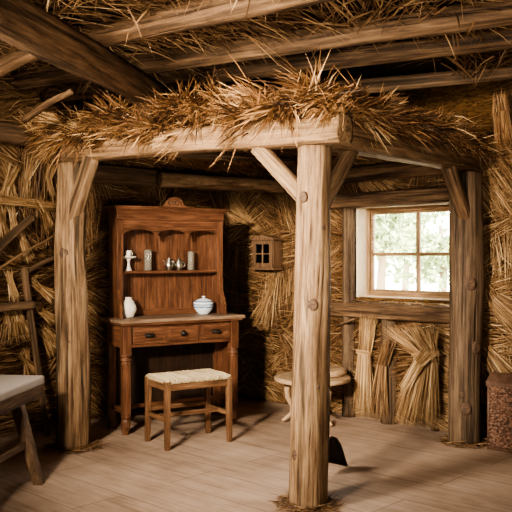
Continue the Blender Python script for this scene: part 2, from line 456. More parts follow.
# timbers of the window wall
def wall_timber(name, pxa, pya, pxb, pyb, w, t, mat, label, cat, a_off=0.0, vertical=False, seed=1, z0=None, z1=None, group=None):
    ba, za = on_window_wall(pxa, pya); bb, zb = on_window_wall(pxb, pyb)
    if z0 is not None: za = z0
    if z1 is not None: zb = z1
    return log(name, [room(a_off+t, ba, za), room(a_off+t, bb, zb)], [w/2, w/2], mat, None, label, cat, group, seed=seed, square=5, rough=.05, flatten=1.0, step=.06)
bl = on_window_wall(352, 300)[0]; 
# lintel, sill rail
zl = (on_window_wall(390, 199)[1]); zr = on_window_wall(390, 311)[1]
log('lintel_beam', [room(.055, on_window_wall(334, 200)[0], zl-.005), room(.055, on_window_wall(474, 200)[0], zl+.005)], [.062, .066], M['log'], None, 'grey brown squared beam running just above the window', 'beam', seed=3, square=5, rough=.05)
log('sill_rail', [room(.06, on_window_wall(333, 305)[0], zr), room(.06, on_window_wall(474, 305)[0], zr)], [.062, .066], M['log'], None, 'grey weathered rail running below the window sill', 'beam', seed=4, square=5, rough=.05)
log('window_upright', [room(.05, bl, 0), room(.05, bl, zl-.06)], [.052, .05], M['post_grey'], None, 'narrow grey upright timber at the left side of the window', 'post', seed=5, square=5, rough=.05)
bs = on_window_wall(392, 360)[0]
log('wall_stud', [room(.045, bs, 0), room(.045, bs, zr-.06)], [.066, .06], M['post_grey'], None, 'short rough grey stud under the window between two straw sheaves', 'post', seed=6, square=4, rough=.08)
bs2 = on_window_wall(438, 360)[0]
log('wall_stud', [room(.04, bs2, 0), room(.04, bs2, zr-.06)], [.03, .03], M['log_dark'], None, 'thin dark stud under the window close to the right post', 'post', seed=16, square=4, rough=.08)
zp = on_window_wall(390, 173)[1]
log('wall_plate', [room(.09, .9, zp-.01), room(.09, 2.75, zp+.02)], [.07, .072], M['log'], None, 'round log lying along the top of the window wall above the lintel', 'log', seed=8, rough=.06)
sk = obj('trim_1', boxes((on_window_wall(340, 400)[0], 3.4, -.035, -.005, 0, .05), bev=.005), M['frame_grey'], None, CORNER, (0, 0, ROT_W2)); sk['kind'] = 'structure'
# short peg on the upright
b_, z_ = on_window_wall(346, 324); b2_, z2_ = on_window_wall(363, 316)
log('wooden_peg', [room(.1, b_, z_), room(.2, b2_+.06, z2_-.01)], [.013, .009], M['log_dark'], None, 'thin dark stick poking out beside the narrow upright below the sill', 'stick', seed=9, sides=10)

# ------------------------------------------------------------------ canopy : posts, braces, beams
def knot(trunk, parent, p, ax, r, tall=1.25):
    """p: world point on surface, ax: outward direction"""
    q = Vector(ax).normalized().to_track_quat('Z', 'Y')
    bm = bmesh.new()
    lathe(bm, [(r*1.0, -.010), (r*.92, -.001), (r*.7, .003), (r*.4, .004), (0, .004)], 18, sy=tall)
    k = obj('knot', bm, M['knot'], trunk, (0, 0, 0), None, True)
    k.matrix_parent_inverse = Matrix.Identity(4)
    mw = Matrix.Translation(Vector(p)) @ q.to_matrix().to_4x4()
    tm = Matrix.Translation(parent.location) @ Matrix.Translation(trunk.location) @ trunk.rotation_quaternion.to_matrix().to_4x4()
    loc, rot, sc = (tm.inverted() @ mw).decompose()
    k.location = loc; k.rotation_mode = 'QUATERNION'; k.rotation_quaternion = rot
    k['label'] = 'dark knot'
def post(label, d, prof, mat, knots, seed):
    """prof: list of (py, left px, right px)"""
    pts, rad = [], []
    for i, (py, l, r) in enumerate(prof):
        p = at((l+r)/2, py, d)
        if i == 0: p.z = 0
        pts.append(p); rad.append((r-l)/2/F*d)
    t = thing('timber_post', label, 'post', pts[0], group=None)
    tr = log('trunk', pts, rad, mat, t, seed=seed, rough=.10, sides=36, step=.035)
    for px, py, r in knots:
        z = H+(256-py)/F*d
        # centre at that height
        for i in range(len(pts)-1):
            if pts[i].z <= z <= pts[i+1].z:
                f = (z-pts[i].z)/(pts[i+1].z-pts[i].z); c = pts[i].lerp(pts[i+1], f); R = rad[i]*(1-f)+rad[i+1]*f
        dx = (px-256)/F*d - c.x
        dx = max(-R*.9, min(R*.9, dx))
        ax = Vector((dx, -math.sqrt(max(R*R-dx*dx, 1e-4)), 0))
        knot(tr, t, Vector((c.x, c.y, z))+ax*.985, ax, 1.2*r/F*d)
    return t, pts, rad
pL, ptsL, rL = post('knotty pale post at the left, beside the dresser', 5.65,
    [(447, 57, 90), (400, 57, 90), (350, 58, 89.5), (300, 55.5, 88), (250, 55, 85), (200, 57, 87), (164, 58, 87)], M['post'],
    [(67, 253, 4.2), (68, 293, 2.6), (80, 232, 2.2), (74, 340, 2)], 11)
pF, ptsF, rF = post('pale round post nearest the viewer in front of the round table', 4.34,
    [(505, 287, 329), (450, 288.5, 329), (400, 290, 329), (340, 293, 329.5), (300, 294, 330), (200, 297, 330.5), (147, 299, 332)], M['post'],
    [(311, 304, 5), (302, 198, 4.2), (294, 452, 4), (317, 384, 1.6), (322, 228, 2)], 12)
pR, ptsR, rR = post('grey brown post at the right, in front of the window', 5.78,
    [(444, 448, 480.5), (400, 449, 481.5), (340, 450, 483), (280, 450, 483), (200, 450, 482), (173, 450, 481)], M['post_grey'],
    [(466, 283, 5), (473, 346, 4.6), (462, 406, 4.6), (458, 392, 2)], 13)
topL, topF, topR = ptsL[-1], ptsF[-1], ptsR[-1]
def brace(root, p, q, r, seed, mat):
    log('brace', [p, q], [r, r*.95], mat, root, seed=seed, square=3.5, rough=.05, sides=24)
dLF = (topF-topL); dLF.z = 0; dLF.normalize(); dFR = (topR-topF); dFR.z = 0; dFR.normalize()
# beams
zbL, zbF, zbR = topL.z, topF.z, topR.z
hB = .078
FA = topL - dLF*.20 + Vector((0, 0, hB+.005)); FB = topF + dLF*.19 + Vector((0, 0, hB-.0))
log('canopy_beam', [FA, FA.lerp(FB, .5)+Vector((0, 0, .012)), FB], [hB*.93, hB*.95, hB], M['beam'], None, 'pale hewn beam from the left post to the front post, under the thatch fringe', 'beam', seed=21, square=4.5, rough=.05, step=.05)
RA = topF + dFR*.14 + Vector((0, 0, hB)); RB = topR + dFR*.16 + Vector((0, 0, hB))
log('canopy_beam', [RA, RB], [hB*.95, hB*.9], M['beam'], None, 'hewn beam from the front post back to the right post, under the thatch fringe', 'beam', seed=22, square=4.5, rough=.05, step=.05)
LA = topL + U1*-.14 + Vector((0, 0, hB))
# braces
brace(pL, topL+dLF*.0+Vector((0, -.035, -.42)), topL+dLF*.22+Vector((0, -.04, .03)), .052, 31, M['post'])
brace(pF, topF-dLF*.0+Vector((0, 0, -.34)), topF-dLF*.40+Vector((0, 0, .03)), .045, 32, M['post'])
brace(pF, topF+dFR*.0+Vector((0, 0, -.36)), topF+dFR*.36+Vector((0, 0, .03)), .045, 33, M['post'])
brace(pR, topR-dFR*.0+Vector((-.0, -.04, -.36)), topR-dFR*.30+Vector((0, -.03, .03)), .05, 34, M['log'])
# back beams of the canopy (left post to the dresser wall, right post to the window wall)
tb, _z = 0, 0
aL = (topL-CORNER).dot(U1); bL = (topL-CORNER).dot(U2)
log('eave_log', [room(1.55, .16, 2.25), room(3.6, .16, 2.27)], [.075, .08], M['log_dark'], None, 'dark log along the left wall just below the ceiling, left of the thatch fringe', 'log', seed=23, rough=.08)
def stick(p, q, r, seed, label):
    log('ceiling_stick', [p, p.lerp(q, .5)+Vector((0, 0, .015)), q], [r, r, r*.8], M['log'], None, label, 'stick', seed=seed, rough=.12, sides=12)
stick(at(24, 120, 5.2), at(72, 91, 4.95), .022, 24, 'thin crooked stick under the ceiling straw at the upper left')
stick(at(-8, 74, 4.75), at(44, 50, 4.5), .045, 25, 'pale short pole wedged in the ceiling straw at the upper left corner')
# tie log and wall-top log in the gloom behind the beam
log('tie_log', [at(160, 179.5, 6.66), at(225, 183.5, 7.02), at(283, 187, 7.20)], [.062, .06, .055], M['beam'], None, 'rough grey log crossing above the dresser under the canopy', 'log', seed=41, rough=.1)
log('wall_plate', [room(.35, .11, 2.04), room(1.75, .11, 2.02)], [.08, .08], M['log_dark'], None, 'dark log along the top of the dresser wall', 'log', seed=42, rough=.08)
log('canopy_pole', [room(.5, 1.25, 2.14), room(2.05, .95, 2.10)], [.035, .03], M['log_dark'], None, 'thin dark pole under the canopy straw above the dresser', 'pole', seed=43, rough=.08)

# canopy straw deck
zd0, zd1 = 2.17, 2.27
def deck():
    bm = bmesh.new()
    c = [Vector((topL.x, topL.y, 0))-dLF*.1, Vector((topF.x, topF.y, 0)), Vector((topR.x, topR.y, 0))+U2*.0+dFR*.1, room(.02, bR_ := (topR-CORNER).dot(U2), 0), room(.02, .02, 0), room(aL, .02, 0)]
    lo = [bm.verts.new((p.x, p.y, zd0)) for p in c]; hi = [bm.verts.new((p.x, p.y, zd1)) for p in c]
    bm.faces.new(lo[::-1]); bm.faces.new(hi)
    n = len(c)
    for i in range(n): bm.faces.new((lo[i], lo[(i+1) % n], hi[(i+1) % n], hi[i]))
    bmesh.ops.recalc_face_normals(bm, faces=bm.faces[:])
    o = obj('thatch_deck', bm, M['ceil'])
    meta(o, 'dark packed straw roof of the canopy over the dresser corner', 'thatch', kind='stuff')
    return o
deck()

# ------------------------------------------------------------------ ceiling logs
def clog(label, p, q, z, r, seed, mat, ext0=.6, ext1=1.4):
    def gp(px, py): 
        d = F*(z-H)/(256-py); return Vector(((px-256)/F*d, d, z))
    a, b = gp(*p), gp(*q); D = (b-a).normalized()
    a2, b2 = a-D*ext0, b+D*ext1
    mid = a2.lerp(b2, .5)+Vector((0, 0, random.uniform(-.02, .02)))
    log('ceiling_log', [a2, mid, b2], [r*1.0, r*1.05, r*.95], mat, None, label, 'log', 'logs carrying the thatched ceiling', seed=seed, rough=.09, step=.06, sides=26)
clog('ceiling log nearest the viewer, crossing the top edge of the picture', (0, 57), (290, -8), 2.58, .070, 51, M['log'], .1, 2.0)
clog('second ceiling log from the viewer, long and pale brown', (170, 58), (512, 8), 2.58, .066, 52, M['log'], 1.3, 1.5)
clog('third ceiling log from the viewer, above the front of the thatch fringe', (175, 80), (512, 38), 2.58, .058, 53, M['log'], 1.2, 1.2)
clog('fourth and farthest ceiling log, dark and half lost in straw', (375, 83), (512, 71), 2.58, .05, 54, M['log_dark'], 2.2, .9)
ra = at(-30, 0, 3.55); ra.z = 2.42; rb = at(148, 92, 5.45)
d_ = F*(2.42-H)/(256-8); A_ = Vector(((-6-256)/F*d_, d_, 2.42)); d_ = F*(2.42-H)/(256-92); B_ = Vector(((147-256)/F*d_, d_, 2.42))
D_ = (B_-A_).normalized()
log('rafter', [A_-D_*.7, A_.lerp(B_, .5), B_+D_*.45], [.105, .1, .085], M['log'], None, 'thick dark rafter slanting down from the top left corner', 'rafter', seed=55, rough=.08, step=.05, square=2.6)

# ------------------------------------------------------------------ straw cladding
def field_patches(n, u0, u1, v0, v1, hbias=.5):
    c = np.column_stack([RNG.uniform(u0, u1, n), RNG.uniform(v0, v1, n)])
    th = np.where(RNG.random(n) < hbias, RNG.normal(0, .35, n), RNG.uniform(-PI/2, PI/2, n))
    fan = RNG.normal(0, 2.2, n)          # how quickly stalks splay across the patch
    tone = RNG.normal(0, .12, n)
    return c, th, fan, tone
def clad(name, label, mapper, nrm, u0, u1, v0, v1, n, npatch, L0, L1, w, hbias, hole=None, depth=.05, mat='straw', tone_mu=.45):
    c, th, fan, tn = field_patches(npatch, u0, u1, v0, v1, hbias)
    uv = np.column_stack([RNG.uniform(u0, u1, n), RNG.uniform(v0, v1, n)])
    if hole is not None:
        keep = ~((uv[:, 0] > hole[0]-.02) & (uv[:, 0] < hole[1]+.02) & (uv[:, 1] > hole[2]-.02) & (uv[:, 1] < hole[3]+.02))
        uv = uv[keep]; n = len(uv)
    jit = uv+RNG.normal(0, .025, uv.shape)
    d2 = ((jit[:, None, :]-c[None])**2).sum(-1); k = d2.argmin(1)
    rel = uv-c[k]
    cth, sth = np.cos(th[k]), np.sin(th[k])
    across = -rel[:, 0]*sth+rel[:, 1]*cth
    ang = th[k]+across*fan[k]+RNG.normal(0, .10, n)
    ln = RNG.uniform(L0, L1, n)
    e1, e2, nn = (np.array(x) for x in mapper(None))
    dr = np.cos(ang)[:, None]*e1+np.sin(ang)[:, None]*e2+np.abs(RNG.normal(0, .10, n))[:, None]*nn
    off = RNG.uniform(.012, depth, n)+.02*(np.sin(k*2.3)+1)*.5
    s = uv - np.column_stack([np.cos(ang), np.sin(ang)])*ln[:, None]*.5
    if hole is not None:                  # keep stalks from poking across the window
        e = uv + np.column_stack([np.cos(ang), np.sin(ang)])*ln[:, None]*.5
        def inside(p): return (p[:, 0] > hole[0]) & (p[:, 0] < hole[1]) & (p[:, 1] > hole[2]) & (p[:, 1] < hole[3])
        ok = ~(inside(s) | inside(e) | inside((s+e)/2) | inside(s*.75+e*.25) | inside(s*.25+e*.75))
        uv, ang, ln, dr, off, s, k = (x[ok] for x in (uv, ang, ln, dr, off, s, k)); n = len(uv)
    P = np.array(CORNER)+s[:, :1]*e1+s[:, 1:]*e2+off[:, None]*nn
    bend = RNG.normal(0, .025, (n, 3))
    bd_n = bend@nn; bend += nn*(np.abs(bd_n)*.5-bd_n)[:, None]
    P[:, 2] = np.maximum(P[:, 2], .012); zt_ = P[:, 2]+dr[:, 2]*ln+bend[:, 2]; bend[:, 2] += np.maximum(0, .012-zt_)
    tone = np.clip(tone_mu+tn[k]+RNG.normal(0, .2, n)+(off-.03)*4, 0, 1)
    o = blades(name, P, dr, ln, RNG.uniform(w*.6, w*1.4, n), bend, tone, M[mat], None, tuple(CORNER), normal=nn)
    return meta(o, label, 'straw', kind='stuff')
ez = (0, 0, 1)
w2map = lambda _: (tuple(U2), ez, tuple(U1))
w1map = lambda _: (tuple(U1), ez, tuple(U2))
# window wall, right part and corner part
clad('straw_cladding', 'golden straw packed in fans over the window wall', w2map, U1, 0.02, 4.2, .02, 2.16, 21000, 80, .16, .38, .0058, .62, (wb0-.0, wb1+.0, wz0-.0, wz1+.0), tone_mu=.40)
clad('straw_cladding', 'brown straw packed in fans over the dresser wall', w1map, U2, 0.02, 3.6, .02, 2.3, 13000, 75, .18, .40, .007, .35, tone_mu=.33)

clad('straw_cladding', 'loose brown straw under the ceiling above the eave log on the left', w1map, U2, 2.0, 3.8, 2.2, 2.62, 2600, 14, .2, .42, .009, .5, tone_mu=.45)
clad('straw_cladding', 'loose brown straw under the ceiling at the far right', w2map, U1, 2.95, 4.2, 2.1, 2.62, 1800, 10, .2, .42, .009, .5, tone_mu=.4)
# ceiling straw
def ceiling_straw():
    n = 17000
    a = RNG.uniform(.1, 5.3, n); b = RNG.uniform(.05, 5.0, n)
    P = np.array(CORNER)+a[:, None]*np.array(U1)+b[:, None]*np.array(U2)
    keep = ~((a < 1.9) & (b < 2.9)); a, b, P = a[keep], b[keep], P[keep]; n = len(a)
    P[:, 2] = ZC-.01-RNG.uniform(0, .10, n)-.03*np.sin(a*5.1+b*3.3)
    # bands of different lie
    cell = np.floor(a/.45)*17+np.floor(b/.6)*5
    base = .25*np.sin(cell*3.1)+math.atan2(-U1.y, -U1.x)+np.where(np.sin(cell*1.7) > .75, 1.2, 0)
    ang = base+RNG.normal(0, .22, n)
    dz = -np.abs(RNG.normal(.03, .12, n))
    hang = RNG.random(n) < .08
    dz = np.where(hang, -RNG.uniform(.4, 1.4, n), dz)
    dr = np.column_stack([np.cos(ang), np.sin(ang), dz])
    flip = RNG.random(n) < .5
    dr[flip, :2] *= -1
    ln = RNG.uniform(.18, .42, n)*np.where(hang, .55, 1)
    bend = RNG.normal(0, .02, (n, 3)); bend[:, 2] -= np.abs(RNG.normal(0, .02, n))
    tone = np.clip(.5+.12*np.sin(cell*2.2)+RNG.normal(0, .2, n), 0, 1)
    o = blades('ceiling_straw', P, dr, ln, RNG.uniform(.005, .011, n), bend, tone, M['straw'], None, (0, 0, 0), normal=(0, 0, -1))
    meta(o, 'loose straw thatch packed above the ceiling logs', 'straw', kind='stuff')
ceiling_straw()
def deck_straw():
    n = 5000
    a = RNG.uniform(.05, 2.6, n); b = RNG.uniform(.05, 2.6, n)
    P = np.array(CORNER)+a[:, None]*np.array(U1)+b[:, None]*np.array(U2)
    P[:, 2] = zd0-RNG.uniform(0, .03, n)
    inside = (a/ max(aL, .1) <= 1.0)
    cell = np.floor(a/.5)*3+np.floor(b/.5)*7
    ang = 1.5*np.sin(cell*2.1)+RNG.normal(0, .25, n)
    dr = np.column_stack([np.cos(ang), np.sin(ang), -np.abs(RNG.normal(.02, .1, n))])
    # keep those below the deck outline
    fl = np.array((topF.x, topF.y)); 
    q = P[:, :2]+dr[:, :2]*.2
    nLF = np.array((-dLF.y, dLF.x)); nFR = np.array((-dFR.y, dFR.x))
    ok = (((P[:, :2]-fl)@nLF) > .08) & (((P[:, :2]-fl)@nFR) > .08) & (((q-fl)@nLF) > .08) & (((q-fl)@nFR) > .08)
    P, dr = P[ok], dr[ok]; n = len(P)
    o = blades('canopy_straw', P, dr, RNG.uniform(.15, .35, n), RNG.uniform(.004, .009, n), RNG.normal(0, .02, (n, 3)), np.clip(RNG.normal(.4, .2, n), 0, 1), M['straw_dark'], None, (0, 0, 0), normal=(0, 0, -1))
    meta(o, 'straw showing on the underside of the canopy roof', 'straw', kind='stuff')
deck_straw()

# fringe of thatch along the canopy beams
def fringe(label, A, B, ntuft, per, outd, seed, mat='straw_dark', up0=.02, up1=.19, scl=1.0):
    rg = np.random.default_rng(seed)
    Ps, Ds, Ls, Ts, Bs, Ws = [], [], [], [], [], []
    A, B = np.array(A), np.array(B); ax = (B-A); ax /= np.linalg.norm(ax)
    out = np.array(outd); up = np.array((0, 0, 1.0))
    for i in range(ntuft):
        t = (i+rg.uniform(0, 1))/ntuft
        c = A+(B-A)*t+up*rg.uniform(up0, up1)+out*rg.uniform(-.03, .07)
        # tuft main direction : outwards, mostly sideways/down or up
        el = min(.85, max(-.8, rg.normal(.08, .55))); az = rg.normal(0, .75)
        main = out*math.cos(el)*math.cos(az)+ax*math.sin(az)+up*math.sin(el)
        m = int(per*rg.uniform(.6, 1.4)); sp = rg.uniform(.14, .42)
        d = main+rg.normal(0, sp, (m, 3))
        d /= np.linalg.norm(d, axis=1, keepdims=True)
        Ps.append(c+rg.normal(0, .028, (m, 3))); Ds.append(d)
        L = rg.uniform(.09, .27, m)*rg.uniform(.75, 1.15)*scl; Ls.append(L)
        Ts.append(np.clip(rg.normal(.38, .16)+rg.normal(0, .25, m), 0, 1))
        b = rg.normal(0, .015, (m, 3)); b[:, 2] -= L*rg.uniform(.0, .35, m); Bs.append(b)
        Ws.append(rg.uniform(.0045, .0105, m))
    o = blades('thatch_fringe', np.concatenate(Ps), np.concatenate(Ds), np.concatenate(Ls), np.concatenate(Ws), np.concatenate(Bs), np.concatenate(Ts), M[mat])
    return meta(o, label, 'thatch', kind='stuff')
upz = Vector((0, 0, 1))
outF = Vector((dLF.y, -dLF.x, 0)).normalized(); outR = Vector((dFR.y, -dFR.x, 0)).normalized()
if outF.y > 0: outF = -outF
if outR.y > 0 and outR.x < 0: outR = -outR
fringe('shaggy thatch fringe hanging over the beam between left and front posts', FA+upz*.04-dLF*.16, FB+upz*.075, 105, 80, outF, 5)
fringe('shaggy thatch fringe hanging over the beam between front and right posts', RA+upz*.12, RB+upz*.08+dFR*.1, 70, 75, outR, 6, up0=.0, up1=.11, scl=.8)

# straw litter at the feet of things
def litter(name, label, spots, seed):
    rg = np.random.default_rng(seed)
    P, D, Ln = [], [], []
    for (x, y, r0, r1, m) in spots:
        th = rg.uniform(0, 2*PI, m); r = rg.uniform(r0, r1, m)
        P.append(np.column_stack([x+r*np.cos(th), y+r*np.sin(th), rg.uniform(.003, .03, m)*(1.2-(r-r0)/(r1-r0+1e-6))]))
        a2 = th+PI/2+rg.normal(0, .8, m)
        D.append(np.column_stack([np.cos(a2), np.sin(a2), rg.normal(.06, .14, m)])); Ln.append(rg.uniform(.03, .12, m))
    P, D, Ln = np.concatenate(P), np.concatenate(D), np.concatenate(Ln); n = len(P)
    D[:, 2] = np.abs(D[:, 2])
    o = blades(name, P, D, Ln, rg.uniform(.003, .006, n), None, np.clip(rg.normal(.4, .2, n), 0, 1), M['straw'])
    meta(o, label, 'straw', kind='stuff')
litter('straw_litter', 'scattered straw on the floor around the front post', [(ptsF[0].x, ptsF[0].y, rF[0]*.95, rF[0]+.06, 420)], 3)
litter('straw_litter', 'scattered straw on the floor around the left post', [(ptsL[0].x, ptsL[0].y, rL[0]*.95, rL[0]+.09, 330)], 4)
litter('straw_litter', 'scattered straw on the floor around the right post', [(ptsR[0].x, ptsR[0].y, rR[0]*.95, rR[0]+.07, 300), (ptsR[0].x+.19, ptsR[0].y-.05, .0, .09, 200)], 8)

# straw sheaves : tied bundles standing or hung on the walls
def sheaf(label, base, tie, top, w_bot, w_tie, w_top, n, nrm, seed, mat='straw_gold', group='straw sheaves', tie_band=True, name='straw_sheaf', wid=.007, thick=.45, tone=.55):
    rg = np.random.default_rng(seed)
    base, tie, top = Vector(base), Vector(tie), Vector(top)
    t = thing(name, label, 'straw sheaf', base, group=group)
    nn = Vector(nrm).normalized(); ax = (top-base).normalized(); sd = ax.cross(nn).normalized()
    ax, nn, sd = np.array(ax), np.array(nn), np.array(sd)
    b, m_, tp = (np.array(v-base) for v in (base, tie, top))
    def part(pname, c0, c1, w0, w1, k):
        u = rg.uniform(-1, 1, k); v = rg.uniform(0, 1, k)
        P = c0+np.outer(u*w0*rg.uniform(.7, 1, k), sd)+np.outer(v*w0*thick+.004, nn)
        u2 = np.clip(u*rg.uniform(.8, 1.1, k)+rg.normal(0, .12, k), -1.25, 1.25)
        Q = c1+np.outer(u2*w1, sd)+np.outer(v*w1*thick*rg.uniform(.6, 1.2, k)+.004, nn)
        ext = rg.uniform(.8, 1.08, k)[:, None]
        Dv = (Q-P)*ext
        return blades(pname, P, Dv, np.linalg.norm(Dv, axis=1), rg.uniform(wid*.6, wid*1.4, k), rg.normal(0, .012, (k, 3)), np.clip(rg.normal(tone, .2, k), 0, 1), M[mat], t, normal=nn)
    o1 = part('skirt', m_, b, w_tie, w_bot, int(n*.6))
    o2 = part('head', m_, tp, w_tie, w_top, int(n*.4))
    if tie_band:
        k = 40
        u = np.full(k, -1.0)
        P = m_+np.outer(np.full(k, -w_tie*1.15), sd)+np.outer(rg.uniform(w_tie*thick+.004, w_tie*thick+.02, k), nn)+np.outer(rg.uniform(-.015, .015, k), ax)
        D = np.tile(sd, (k, 1))+rg.normal(0, .05, (k, 3))
        blades('binding', P, D, rg.uniform(w_tie*2.0, w_tie*2.8, k), .006, None, np.clip(rg.normal(tone+.15, .12, k), 0, 1), M[mat], t, normal=nn)
    return t
def w2p(px, py, a): 
    b, z = on_window_wall(px, py, a); return room(a, b, max(z, .012))
def w1p(px, py, b):
    a, z = on_dresser_wall(px, py, b); return room(a, b, max(z, .012))
# below the window
sheaf('tall ragged straw sheaf below the window, between upright and stud', w2p(366, 416, .09), w2p(366, 352, .09), w2p(370, 314, .09), .10, .06, .075, 420, U1, 61)
sheaf('dark tangled straw sheaf leaning on the stud below the window', w2p(380, 418, .12), w2p(383, 365, .12), w2p(391, 338, .12), .095, .055, .05, 260, U1, 62, mat='straw', tie_band=False, tone=.4)
sheaf('big straw sheaf with fanned head below the window, beside the right post', w2p(419, 424, .12), w2p(429, 354, .12), w2p(410, 325, .12), .19, .10, .25, 760, U1, 63, tone=.52)
sheaf('slanting straw sheaf crossing the fanned sheaf below the window', w2p(402, 392, .2), w2p(420, 363, .2), w2p(432, 350, .2), .035, .05, .05, 150, U1, 64, tie_band=False, tone=.68)
# on the dresser wall at the far left
SB = 'straw bundles stuck into the dresser wall'
sheaf('steep straw bundle on the left wall at the picture edge above the branches', w1p(14, 199, .08), w1p(11, 185, .08), w1p(0, 160, .08), .03, .03, .06, 110, U2, 71, tie_band=False, group=SB)
sheaf('upright straw bundle on the left wall beside the left post, below the fringe', w1p(24, 200, .08), w1p(26, 180, .08), w1p(34, 152, .08), .025, .03, .07, 130, U2, 72, tie_band=False, group=SB)
sheaf('pale straw bundle on the left wall beside the cut branch', w1p(12, 238, .10), w1p(13, 222, .10), w1p(12, 205, .10), .03, .028, .03, 90, U2, 73, tie_band=False, group=SB, tone=.75)
sheaf('pale straw bundle on the left wall just above the pole frame', w1p(16, 303, .10), w1p(10, 283, .10), w1p(5, 268, .10), .035, .03, .025, 100, U2, 74, tie_band=False, group=SB, tone=.75)
sheaf('straw bundle hanging behind the rail of the pole frame', w1p(14, 345, .06), w1p(12, 322, .06), w1p(9, 300, .06), .16, .10, .06, 240, U2, 75, tie_band=False, group=SB, tone=.55)
sheaf('straw bundle low on the left wall next to the left post', w1p(56, 352, .07), w1p(46, 336, .07), w1p(38, 326, .07), .09, .06, .04, 150, U2, 76, tie_band=False, group=SB)
sheaf('long flat straw bundle lying across the left wall below the fringe', w1p(60, 208, .10), w1p(25, 203, .10), w1p(-12, 199, .10), .03, .035, .04, 160, U2, 77, tie_band=False, group=SB, tone=.45)
for i_, (b0_, b1_, b2_, wb_, wt_, n_, to_, lb_) in enumerate([
    ((30, 262), (22, 240), (16, 226), .05, .05, 120, .5, 'short straw bundle slanting under the sawn-off branch on the left wall'),
    ((54, 300), (40, 288), (30, 280), .05, .03, 110, .55, 'straw bundle slanting below the crooked branch on the left wall'),
    ((55, 322), (42, 312), (36, 306), .05, .03, 110, .5, 'straw bundle slanting beside the upright of the pole frame'),
    ((4, 236), (2, 222), (-4, 206), .05, .06, 110, .5, 'straw bundle at the picture edge behind the sawn-off branch'),
    ((50, 232), (44, 212), (38, 196), .05, .06, 120, .45, 'straw bundle on the left wall between branch end and left post'),
    ((52, 196), (48, 178), (52, 156), .03, .05, 100, .5, 'straw bundle on the left wall touching the left post below the fringe'),
    ((2, 200), (6, 186), (16, 164), .025, .05, 100, .62, 'straw bundle leaning right on the left wall near the picture edge'),
    ((34, 378), (26, 362), (20, 350), .12, .05, 150, .45, 'straw bundle low on the left wall behind the bench cushion')]):
    sheaf(lb_, w1p(*b0_, .10), w1p(*b1_, .10), w1p(*b2_, .10), wb_, .03, wt_, n_, U2, 170+i_, tie_band=False, group=SB, tone=to_, wid=.009)
# beside the right post, fanning right
sheaf('straw fan on the window wall right of the right post', w2p(520, 395, .07), w2p(488, 352, .07), w2p(482, 345, .07), .13, .05, .02, 220, U1, 81, tie_band=False, tone=.45, group='straw fans of the window wall')
sheaf('long straw sweep on the window wall above the wicker trunk', w2p(530, 330, .07), w2p(495, 300, .07), w2p(486, 285, .07), .12, .07, .03, 220, U1, 82, tie_band=False, tone=.42, group='straw fans of the window wall')
sheaf('drooping straw bunch under the ceiling at the right edge', w2p(506, 150, .15), w2p(502, 112, .15), w2p(500, 92, .15), .07, .07, .05, 260, U1, 83, tie_band=False, mat='straw_dark', tone=.45, group='straw fans of the window wall')
sheaf('straw fan on the wall below the small wall cabinet', w2p(262, 330, .06), w2p(272, 296, .06), w2p(276, 282, .06), .17, .06, .03, 260, U1, 84, tie_band=False, tone=.45, group='straw fans of the window wall')
sheaf('straw sweep on the wall left of the small wall cabinet', w2p(232, 205, .06), w2p(246, 218, .06), w2p(262, 232, .06), .12, .06, .02, 200, U1, 85, tie_band=False, tone=.5, group='straw fans of the window wall')

# branches on the left wall
def branch(label, p, q, r0, r1, mat, seed, b=.13):
    A, B = w1p(*p, b), w1p(*q, b)
    log('branch', [A, A.lerp(B, .5)+Vector((0, 0, .012)), B], [r0, (r0+r1)/2, r1], mat, None, label, 'branch', 'branches woven into the left wall', seed=seed, rough=.12, sides=14, step=.03)
branch('thick sawn-off branch with a pale cut end on the left wall', (-14, 262), (33, 216), .034, .03, M['log_dark'], 91, .16)
branch('thin pale curved branch crossing the left wall', (-12, 276), (54, 236), .011, .008, M['beam'], 92, .18)
branch('dark crooked branch running to the left post', (20, 276), (58, 256), .02, .018, M['log_dark'], 93, .12)
branch('thin twig in front of the pole frame on the left wall', (2, 344), (32, 332), .006, .004, M['beam'], 94, .2)
# pole frame leaning on the left wall
pf0 = w1p(42, 395, .28); pf0.z = 0
pfa = w1p(41.5, 395, .24)
t = thing('pole_frame', 'dark wooden pole and rail frame leaning on the left wall behind the bench', 'frame', Vector((pfa.x, pfa.y, 0)))
topp = w1p(24, 268, .12)
dn = (topp-pfa).normalized(); foot = topp+dn*(-(topp.z)/dn.z*-1) if False else topp-(dn*(topp.z/dn.z))
t.location = foot
log('upright', [foot, topp], [.022, .03], M['log_dark'], t, seed=95, sides=14, rough=.08)
rl = topp.lerp(foot, .22)
log('rail', [rl+Vector((.04, 0.0, 0.0)), rl+U1*.75+Vector((0, 0, -.03))], [.032, .034], M['log_dark'], t, seed=96, square=4, sides=18, rough=.06)

# small wall cabinet (lantern-like box with a glazed door)
b_, z_ = on_window_wall(272, 268, .07)
cb = thing('wall_cabinet', 'small dark wooden wall cabinet with four-paned door, hung on the straw', 'cabinet', room(.07, b_, z_), ROT_W2)
cw, ch, cdp = .125, .255, .12
obj('case', boxes((-cw, cw, -.006, 0, 0, ch), (-cw, -cw+.014, -cdp, 0, 0, ch), (cw-.014, cw, -cdp, 0, 0, ch), (-cw, cw, -cdp, 0, 0, .014), (-cw, cw, -cdp, 0, ch-.014, ch), bev=.002), M['cab_z'], cb)
obj('base_moulding', boxes((-cw-.012, cw+.012, -cdp-.02, 0, -.016, .002), bev=.004), M['cab_z'], cb)
bm = bmesh.new()
prism(bm, [(-cw-.014, ch)]+[(-cw-.014+(2*cw+.028)*i/12, ch+.012+.03*math.sin(PI*i/12)) for i in range(13)]+[(cw+.014, ch)], -cdp-.02, 0)
